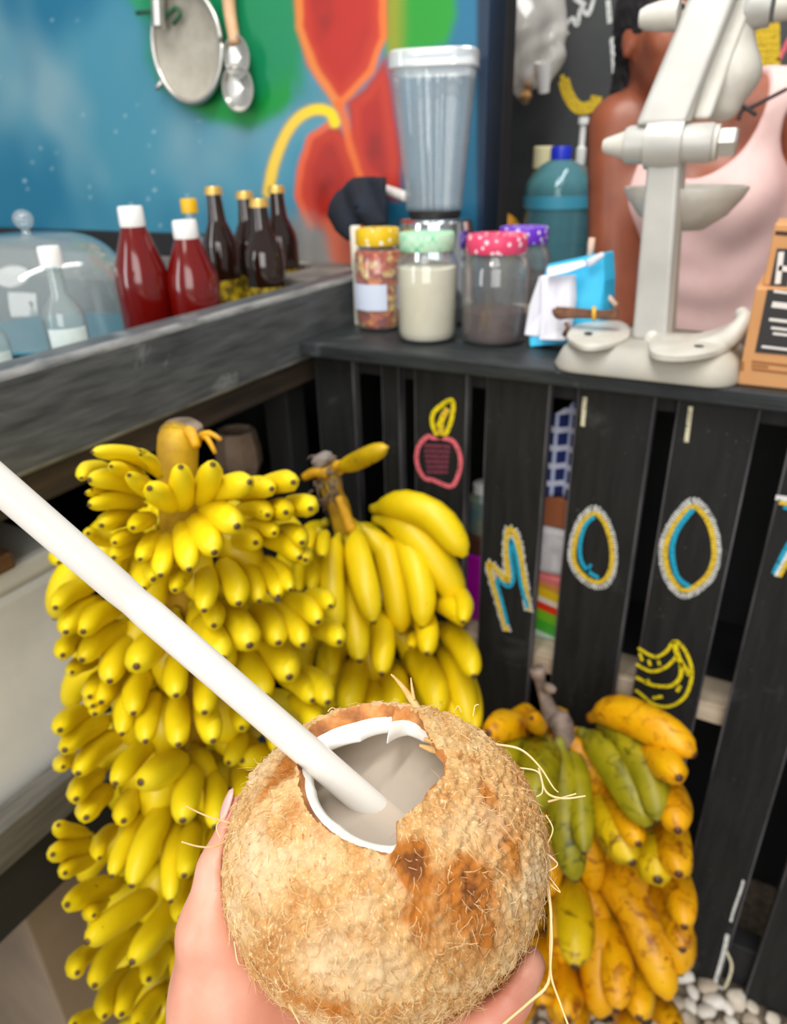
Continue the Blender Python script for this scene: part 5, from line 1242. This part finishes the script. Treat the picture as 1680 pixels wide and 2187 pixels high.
def simple_bottle(cx, ym, Y, w, yt, c_body, c_cap, label, nm='plastic_bottle', zb=ZS):
    P = on(cx, ym, Y=Y); P = np.array([P[0], P[1], zb]); e = empty(nm, P, label, 'bottle'); r = pxr(P + [0, 0, .1], w); h = zat(P, yt) - zb
    lathe('bottle_body', [(.0005, .0006), (r * .94, .0006), (r, .006), (r, h * .62), (r * .9, h * .70), (r * .5, h * .80), (r * .45, h * .84), (.0005, h * .842)], mat('body_%d_%d_%d' % c_body, c_body, .3), e, P, 24)
    lathe('cap', [(r * .62, h * .82), (r * .62, h - .003), (r * .55, h), (.0005, h)], mat('cap_%d_%d_%d' % c_cap, c_cap, .4), e, P, 22, cap0=False)
simple_bottle(1155, 420, 1.86, 68, 312, (196, 190, 60), (236, 226, 180), 'yellow bottle with a cream cap behind the water jug')
simple_bottle(1272, 400, 1.84, 34, 306, (232, 226, 236), (220, 150, 30), 'small white bottle with orange cap beside the water jug')
P = on(1240, 330, Y=1.88); P = np.array([P[0], P[1], ZS]); e = empty('pump_bottle', P, 'slim clear pump bottle with white nozzle behind the water jug', 'bottle'); h = zat(P, 250) - ZS
lathe('bottle_body', shell([(.026, .001), (.027, .006), (.027, h * .55), (.020, h * .66), (.010, h * .70)], .002), G_clear, e, P, 24, cap0=False, cap1=False)
lathe('pump', [(.011, h * .69), (.012, h * .70), (.012, h * .80), (.007, h * .81), (.007, h * .95), (.012, h * .955), (.012, h), (.0005, h)], M_white_cap, e, P, 20)
P = on(1076, 480, Y=1.74); P = np.array([P[0], P[1], ZS]); hm = zat(P, 456) - ZS; rm = pxr(P, 92)
V, F = nets(lambda Q: sd_ell(Q, P + [0, 0, hm / 2], (rm, rm * .85, hm / 2)) + .004 * np.sin(Q[..., 0] * 40), P - [rm * 1.4, rm * 1.4, .02], P + [rm * 1.4, rm * 1.4, hm + .02], .006)
mg = empty('papaya', P, 'large orange and green papaya on the kitchen shelf behind the jars', 'fruit'); mesh_obj('fruit_skin', V, F, mat('papaya_skin', (232, 140, 20), .5, c2=(170, 150, 30), scale=9), mg)
tube('stem', [P + [0, 0, hm - .004], P + [.002, 0, hm + .006]], [.006, .004], M_twig, mg, 7)
# grey plastic sheet behind bottles
# hanging bags
G_bag = glass('bag_plastic', (246, 243, 238), 1.4, .42, .18)
bgx = empty('plastic_bag', on(1120, 220, Y=1.80), 'clear plastic bag of white cups and bits hanging on the chalkboard wall', 'bag')
def bag(P):
    a, b, c_, d_ = on(1105, -60, Y=1.82), on(1112, 60, Y=1.82), on(1118, 150, Y=1.82), on(1122, 215, Y=1.82)
    s = sd_cap(P, a, b, .055, .065); s = smin(s, sd_cap(P, b, c_, .065, .040), .03); s = smin(s, sd_cap(P, c_, d_, .034, .010), .02)
    s = smin(s, sd_cap(P, on(1180, -60, Y=1.84), on(1175, 120, Y=1.84), .036, .030), .012); s = smin(s, sd_cap(P, on(1175, 120, Y=1.84), on(1165, 180, Y=1.83), .028, .012), .012)
    return s + .006 * np.sin(P[..., 0] * 90 + 3 * np.sin(P[..., 2] * 30)) * np.cos(P[..., 2] * 55)
m0 = on(1110, 60, Y=1.82); V, F = nets(bag, m0 - [.15, .09, .22], m0 + [.17, .09, .18], .008); mesh_obj('bag_film', V, F, G_bag, bgx)
M_cupw = mat('white_cup', (242, 240, 236), .5)
for (x, y, rr_) in ((1090, 40, .034), (1118, 90, .034), (1092, 150, .022), (1160, 165, .018)):
    q = on(x, y, Y=1.81); lathe('cup', [(.0005, -.03), (rr_ * .7, -.03), (rr_, .03), (rr_ * .92, .03), (rr_ * .62, -.026), (.0005, -.026)], M_cupw, bgx, q, 20, A=rx(.3))
for (x, y, rr_) in ((1122, 205, .016), (1128, 180, .014), (1142, 160, .010)):
    q = on(x, y, Y=1.81); lathe('crumb', [(.0005, -rr_), (rr_ * .8, -rr_ * .5), (rr_, .0), (rr_ * .6, rr_ * .8), (.0005, rr_)], mat('brown_crumb', (150, 110, 84), .8, c2=(220, 170, 90), scale=60), bgx, q, 10)
tube('cord', [on(1120, -60, Y=1.82), on(1122, -110, Y=YK - .002)], .003, M_white_cap, bgx, 6)

# ------------------------------------------------------------------ person behind the counter
YC = 1.50
shL, shR = on(1316, 270, Y=1.44), np.array([-.015, 1.48, 1.415])
hd_ = on(1436, 62, Y=1.45); chin = on(1422, 205, Y=1.42); neck0 = np.array([-.205, 1.475, 1.385]); 
ch = np.array([-.185, YC, 1.27]); hip = np.array([-.15, 1.50, .93])
elL = on(1306, 705, Y=1.37); haL = elL + np.array([.04, -.015, -.22]); elR = shR + np.array([.06, .02, -.28]); haR = elR + np.array([-.03, -.14, -.12])
LL = [np.array([-.23, 1.50, .86]), np.array([-.24, 1.48, .48]), np.array([-.24, 1.51, .07]), np.array([-.245, 1.42, .035])]
LR = [np.array([-.07, 1.50, .86]), np.array([-.06, 1.48, .48]), np.array([-.06, 1.51, .07]), np.array([-.055, 1.42, .035])]
def torso(P):
    d = sd_ell(P, ch, (.138, .105, .19)); d = smin(d, sd_ell(P, (ch + hip) / 2, (.135, .10, .20)), .05); d = smin(d, sd_ell(P, hip, (.165, .115, .14)), .06)
    d = smin(d, sd_cap(P, shL + [.05, .01, .0], shR + [-.05, .01, 0], .048, .048), .05)
    for s in (-1, 1): d = smin(d, sd_ell(P, ch + [s * .058, -.075, .01], (.060, .055, .06)), .03)
    return d
def limb(P, pts, rad, k=.02):
    d = None
    for a, b, ra, rb in zip(pts[:-1], pts[1:], rad[:-1], rad[1:]):
        q = sd_cap(P, a, b, ra, rb); d = q if d is None else smin(d, q, k)
    return d
fd = chin - hd_; fd /= np.linalg.norm(fd); ff = np.array([.55, -.83, -.15]); ff -= fd * (ff @ fd); ff /= np.linalg.norm(ff); fs = np.cross(fd, ff)
def hpt(u, s, o): return hd_ + fd * u + fs * s + ff * o        # along the face, sideways, outwards
def head(P):
    A = np.stack([fs, ff, fd], -1)
    d = sd_ell(P, hd_ - fd * .02, (.073, .092, .098), A)
    d = smin(d, sd_ell(P, hpt(.055, 0, .022), (.056, .062, .068), A), .03)
    d = smin(d, sd_ell(P, hpt(.100, 0, .055), (.022, .02, .02), A), .03)                       # chin
    d = smin(d, sd_cap(P, hpt(.012, 0, .088), hpt(.050, 0, .104), .007, .013), .010)           # nose
    for s in (-1, 1):
        d = smax(d, -sd_ell(P, hpt(.012, s * .031, .094), (.014, .010, .008), A), .010)         # eye sockets
        d = smin(d, sd_ell(P, hpt(.045, s * .040, .058), (.022, .02, .022), A), .02)            # cheeks
        d = smin(d, sd_ell(P, hpt(.025, s * .074, -.004), (.008, .018, .030), A), .008)         # ears
    d = smin(d, sd_ell(P, hpt(.074, 0, .080), (.022, .009, .008), A), .008)                    # lips
    return d
def body(P):
    d = torso(P)
    d = smin(d, limb(P, [neck0 + [0, .01, -.03], hd_ + fd * .05 - ff * .02], [.058, .052]), .03)
    d = smin(d, head(P), .015)
    for pts in ([shL, elL, haL], [shR, elR, haR]):
        d = smin(d, limb(P, pts, [.050, .042, .028]), .03)
        h0 = pts[2]; u = pts[2] - pts[1]; u /= np.linalg.norm(u); w_ = np.cross(u, [0, 0, 1]); w_ /= np.linalg.norm(w_)
        d = smin(d, sd_cap(P, h0, h0 + u * .07, .026, .030), .02)
        for k, L in ((-1.5, .05), (-.5, .06), (.5, .06), (1.5, .05)): d = smin(d, sd_cap(P, h0 + u * .08 + w_ * k * .017, h0 + u * (.09 + L) + w_ * k * .02 - np.array([0, 0, .02]), .0095, .008), .006)
        d = smin(d, sd_cap(P, h0 + u * .03 + w_ * .03, h0 + u * .085 + w_ * .055, .012, .009), .01)
    for pts in (LL, LR): d = smin(d, limb(P, pts, [.085, .058, .040, .032], .03), .04)
    return d
V, F = nets(body, (-.50, 1.20, .0), (.22, 1.72, 1.68), .0085)
pe = empty('person', (-.15, 1.50, 0), 'person in a pale pink tank top working behind the pallet counter', 'person')
tsk2 = NT('brown_skin'); vs = tsk2.coord(); tsk2.col(tsk2.ramp(tsk2.noise(vs, 14, 4), [(.3, (124, 64, 42)), (.7, (152, 84, 56))])); tsk2.set(Roughness=.42, Subsurface_Weight=.1, Subsurface_Radius=(.01, .004, .002))
bo = mesh_obj('body', V, F, tsk2.m, pe); s_ = bo.modifiers.new('smooth', 'SMOOTH'); s_.iterations = 3
def shirt(P):
    d = torso(P) - .009
    arm = np.minimum(sd_cap(P, shL + [-.10, 0, -.02], shL + [-.005, .005, -.02], .085, .075), sd_cap(P, shR + [.005, .005, -.02], shR + [.12, 0, -.02], .075, .085))
    d = smax(d, -arm, .012)
    nk = sd_ell(P, np.array([-.19, 1.40, 1.44]), (.095, .14, .125)); d = smax(d, -nk, .01)
    d = smax(d, .92 - P[..., 2], .005)
    fold = .0016 * np.sin((P[..., 2] * 1.0 - P[..., 0] * .55) * 70 + 2.5 * np.sin(P[..., 0] * 23 + P[..., 2] * 9)) * np.clip((1.32 - P[..., 2]) / .2, 0, 1); return d + fold
V, F = nets(shirt, (-.42, 1.30, .88), (.10, 1.68, 1.50), .006)
so_ = mesh_obj('tank_top', V, F, mat('pale_pink_cotton', (226, 188, 184), .85, c2=(232, 198, 192), scale=20, bump=.05), pe); s_ = so_.modifiers.new('smooth', 'SMOOTH'); s_.iterations = 2
def trou(P):
    d = smin(sd_ell(P, hip, (.175, .125, .14)), limb(P, LL[:3], [.097, .07, .055], .03), .04); d = smin(d, limb(P, LR[:3], [.097, .07, .055], .03), .04); return smax(d, P[..., 2] - .96, .005)
V, F = nets(trou, (-.40, 1.30, .02), (.12, 1.70, 1.0), .012); mesh_obj('trousers', V, F, mat('dark_denim', (40, 46, 60), .8), pe)
def hair(P):
    A = np.stack([fs, ff, fd], -1); d = sd_ell(P, hd_ - fd * .034 - ff * .012, (.088, .102, .104), A); d = smin(d, sd_ell(P, hpt(.06, 0, -.085), (.06, .04, .07), A), .03)
    face = sd_ell(P, hpt(.075, 0, .105), (.085, .115, .118), A); d = smax(d, -face, .008)
    return d + .003 * np.sin(P[..., 0] * 260) * np.sin(P[..., 1] * 240) * np.sin(P[..., 2] * 250)
V, F = nets(hair, hd_ - [.17, .19, .18], hd_ + [.17, .19, .18], .005); mesh_obj('hair', V, F, mat('black_hair', (20, 16, 18), .6, c2=(36, 30, 34), scale=120), pe)
M_eye = mat('eye_white', (230, 224, 218), .2); M_iris = mat('dark_iris', (30, 18, 12), .15)
for s in (-1, 1):
    c = hpt(.012, s * .031, .078); A = np.stack([fs, fd, ff], -1)
    lathe('eye', [(.0004, -.006)] + [(.0115 * math.cos(t), .0115 * math.sin(t)) for t in np.linspace(-.5, 1.5, 8)], M_eye, pe, c, 14, A=A)
    lathe('iris', [(.0055, .0100), (.004, .0116), (.0004, .0122)], M_iris, pe, c, 12, A=A)
    tube('eyebrow', [hpt(-.008, s * .014, .096), hpt(-.013, s * .032, .093), hpt(-.008, s * .050, .080)], [.003, .0035, .002], MATS['black_hair'], pe, 6)
v_ = [hpt(.074, s * .022, .086 + .007 * (1 - abs(s))) for s in np.linspace(-1, 1, 7)]; tube('mouth', v_, [.002, .004, .005, .005, .005, .004, .002], mat('lip_skin', (120, 52, 46), .4), pe, 7)
# cord necklace
nc = [on(1560, 225, Y=1.385), on(1590, 232, Y=1.375), on(1618, 250, Y=1.372), on(1640, 262, Y=1.376)]
tube('necklace', spline([on(1500, 190, Y=1.42), on(1560, 214, Y=1.392), on(1592, 230, Y=1.383), on(1614, 246, Y=1.379)], 16), .003, mat('black_cord', (20, 18, 20), .6), pe, 6)
tube('necklace', spline([on(1680, 190, Y=1.41), on(1610, 226, Y=1.385), on(1585, 236, Y=1.383), on(1576, 256, Y=1.379)], 16), .003, MATS['black_cord'], pe, 6)

# ------------------------------------------------------------------ things inside the pallet counter, seen through the gaps
def gap_box(name, px0, py0, px1, py1, y, dpt, m, label, cat, zb=None):
    a, b = on(px0, py1, Y=y), on(px1, py0, Y=y); z0 = a[2] if zb is None else zb
    o = box(name, (a[0], y, z0), (b[0], y + dpt, max(b[2], z0 + .02)), m, None, .004); tag(o, label, cat); return o
zi = zsh + .0006
x0, x1 = on(1130, 1300, Y=1.0)[0], on(1225, 1300, Y=1.0)[0]
M_wrap = NT('printed_snack_wrapper'); tcz = M_wrap.coord('Generated'); sp_ = M_wrap.node('ShaderNodeSeparateXYZ'); M_wrap.link(tcz, sp_.inputs[0])
ad = M_wrap.node('ShaderNodeMath', operation='MULTIPLY_ADD'); ad.inputs[1].default_value = .14; M_wrap.link(sp_.outputs[0], ad.inputs[0]); M_wrap.link(sp_.outputs[2], ad.inputs[2])
M_wrap.col(M_wrap.ramp(ad.outputs[0], [(0, (190, 220, 200)), (.16, (70, 170, 50)), (.34, (120, 190, 40)), (.50, (230, 60, 30)), (.62, (240, 226, 210)), (.70, (236, 196, 30)), (.84, (220, 150, 70)), (.94, (226, 120, 120))], 'CONSTANT')); M_wrap.set(Roughness=.3); M_wrap = M_wrap.m
zA = on(1170, 1235, Y=1.0)[2]; zB_ = on(1180, 1130, Y=1.0)[2]; zC = on(1185, 1068, Y=1.0)[2]; zD = on(1195, 850, Y=1.01)[2]
o = box('snack_packet', (x0, 1.005, zi), (x1 + .01, 1.075, zA), M_wrap, None, .006); tag(o, 'packet with green, red and yellow print on the inner shelf', 'packet')
o = box('wrapped_bundle', (x0, 1.006, zA + .0005), (x1 + .01, 1.074, zB_), mat('white_plastic_wrap', (236, 234, 236), .3, c2=(206, 200, 206), scale=40, bump=.5), None, .012); tag(o, 'white plastic wrapped bundle on top of the printed packet', 'bundle')
o = box('carton', (x0, 1.006, zB_ + .0005), (x1 + .012, 1.074, zC), mat('kraft_carton', (160, 92, 54), .7), None, .002); tag(o, 'small brown carton between the white bundle and the checked cloth', 'carton')
tq = NT('blue_plaid_cloth'); vq = tq.coord(); ckm = None
def stripes(axis, sc):
    s = tq.node('ShaderNodeSeparateXYZ'); tq.link(vq, s.inputs[0]); m_ = tq.node('ShaderNodeMath', operation='MULTIPLY'); m_.inputs[1].default_value = sc; tq.link(s.outputs[axis], m_.inputs[0])
    fr_ = tq.node('ShaderNodeMath', operation='FRACT'); tq.link(m_.outputs[0], fr_.inputs[0]); return tq.fr(fr_.outputs[0], .66, .70)
tq.col(tq.mix(stripes(2, 34), tq.mix(stripes(0, 55), (28, 44, 110), (190, 200, 232)), (214, 218, 240))); tq.set(Roughness=.9)
xa, xb = on(1165, 950, Y=1.006)[0], on(1240, 950, Y=1.006)[0]
V = []; 
for i in range(13):
    for j in range(15):
        u, w_ = i / 12, j / 14; V.append((xa + (xb - xa) * u + .01 * w_ - .012, 1.012 + .006 * math.sin(u * 9 + w_ * 3), zC + .002 + (zD - zC) * (1 - w_) * (.72 + .28 * u)))
F = [(i * 15 + j, (i + 1) * 15 + j, (i + 1) * 15 + j + 1, i * 15 + j + 1) for i in range(12) for j in range(14)]
cl_ = mesh_obj('dish_cloth', V, F, tq.m, None, loc=(xa, .99, zC)); so = cl_.modifiers.new('thick', 'SOLIDIFY'); so.thickness = .004; so.offset = -1
tag(cl_, 'blue and white checked cloth behind the planks', 'cloth')
# gap beside the apple plank
xg = on(1013, 1100, Y=1.0)[0]; zm = on(1010, 1330, Y=1.0)[2]; zm1 = on(1010, 1188, Y=1.0)[2]
o = box('storage_tub', (xg - .035, 1.004, zi), (xg + .03, 1.07, zm1), mat('magenta_plastic', (176, 10, 168), .4), None, .006); tag(o, 'magenta plastic tub on the inner shelf behind the bananas', 'tub')
zk = on(1010, 1150, Y=1.0)[2]
o = box('wood_block', (xg - .035, 1.004, zm1 + .0005), (xg + .03, 1.07, zk), mat('dark_brown_block', (80, 40, 26), .7), None, .003); tag(o, 'dark brown block on top of the magenta tub', 'block')
ht_ = on(1016, 1035, Y=1.02)[2] - zk - .001; Pk = np.array([xg + .002, 1.035, zk + .0006]); e = empty('spray_bottle', Pk, 'teal bottle with white cap on the brown block inside the counter', 'bottle')
lathe('bottle_body', [(.0005, 0), (.025, 0), (.027, .005), (.027, ht_ * .7), (.016, ht_ * .84), (.0005, ht_ * .845)], mat('teal_grey_plastic', (80, 120, 130), .4, c2=(150, 150, 110), scale=30), e, Pk, 24)
lathe('cap', [(.019, ht_ * .82), (.019, ht_ - .002), (.016, ht_), (.0005, ht_)], M_white_cap, e, Pk, 20, cap0=False)

# ------------------------------------------------------------------ things under the bar
zr = .6565
xf = -.72
z_t = on(60, 1190, X=xf)[2]
fb = empty('foam_cooler', (-.95, .2, zr), 'white foam cooler on the shelf under the bar', 'cooler')
M_foam = mat('white_foam', (222, 222, 218), .8, c2=(206, 208, 208), scale=12)
ye = on(200, 1400, X=xf)[1]
box('cooler_body', (-1.2, -.30, zr), (xf, ye, z_t - .03), M_foam, fb, .012)
box('cooler_lid', (-1.2, -.30, z_t - .0295), (xf + .002, ye + .002, z_t), M_foam, fb, .008)
o = box('wooden_board', (-1.2, -.30, z_t + .0005), (xf + .01, ye - .07, z_t + .022), mat('brown_board_wood', (122, 88, 58), .7, c2=(96, 66, 42), scale=12, stretch=(5, .6, 5)), None, .003); tag(o, 'brown wooden board lying on the foam cooler', 'board')
zq = z_t + .023; 
V, F = nets(lambda Q: sd_ell(Q, (-.84, ye - .20, zq + .038), (.10, .11, .040)) + .006 * np.sin(Q[..., 1] * 60) * np.sin(Q[..., 0] * 50), (-.97, ye - .34, zq - .01), (-.71, ye - .06, zq + .09), .008)
V[:, 2] = np.maximum(V[:, 2], zq); o = mesh_obj('cloth_sack', V, F, mat('beige_sackcloth', (170, 146, 118), .9, c2=(140, 116, 92), scale=20, bump=.3), None, loc=(-.84, ye - .2, zq)); tag(o, 'small beige cloth sack on the wooden board under the bar', 'sack')
o = box('timber_offcut', (-.80, -.30, zr + .0002), (-.7195 + .012, ye + .03, zr + .03), mat('offcut_wood', (184, 150, 120), .7, c2=(150, 118, 92), scale=10), None, .004)
bpy.data.objects.remove(o)
o = box('carton', (-1.15, .285, .004), (-.715, .52, .54), mat('grey_brown_carton', (150, 132, 112), .8, c2=(128, 112, 96), scale=6), None, .004); tag(o, 'large grey-brown carton on the ground under the bar', 'carton')
o = box('storage_crate', (-1.15, .54, .004), (-.76, .86, .50), mat('slate_blue_plastic', (84, 112, 140), .5), None, .01); tag(o, 'slate blue plastic crate behind the small bananas', 'crate')
# clay pot hanging under the beam end
pq = on(508, 965, X=-.80); rq = pxr(pq, 100)
pt = lathe('clay_pot', [(.0005, -.05), (rq * .7, -.05), (rq, -.02), (rq * 1.0, .01), (rq * .82, .04), (rq * .75, .05), (rq * .68, .05), (rq * .7, .03), (.0005, .028)], mat('brown_clay', (112, 92, 78), .7, c2=(80, 62, 54), scale=14), None, pq, 10)
bpy.data.objects.remove(pt)
zpt = pq[2] - .05
stand = box('wooden_crate', (-.92, pq[1] - .11, .6565), (-.72, pq[1] + .13, zpt), M_dark, None, .004); tag(stand, 'dark wooden crate on the shelf under the bar', 'crate')
pt = lathe('clay_pot', [(.0005, 0), (rq * .7, 0), (rq, .03), (rq * 1.0, .055), (rq * .86, .085), (rq * .80, .09), (rq * .70, .09), (rq * .7, .07), (.0005, .068)], mat('brown_clay_pot', (186, 164, 146), .7, c2=(140, 116, 100), scale=14), None, (-.80, pq[1], zpt + .0005), 9, smooth=False); tag(pt, 'brown clay pot on the dark crate behind the small bananas', 'pot')
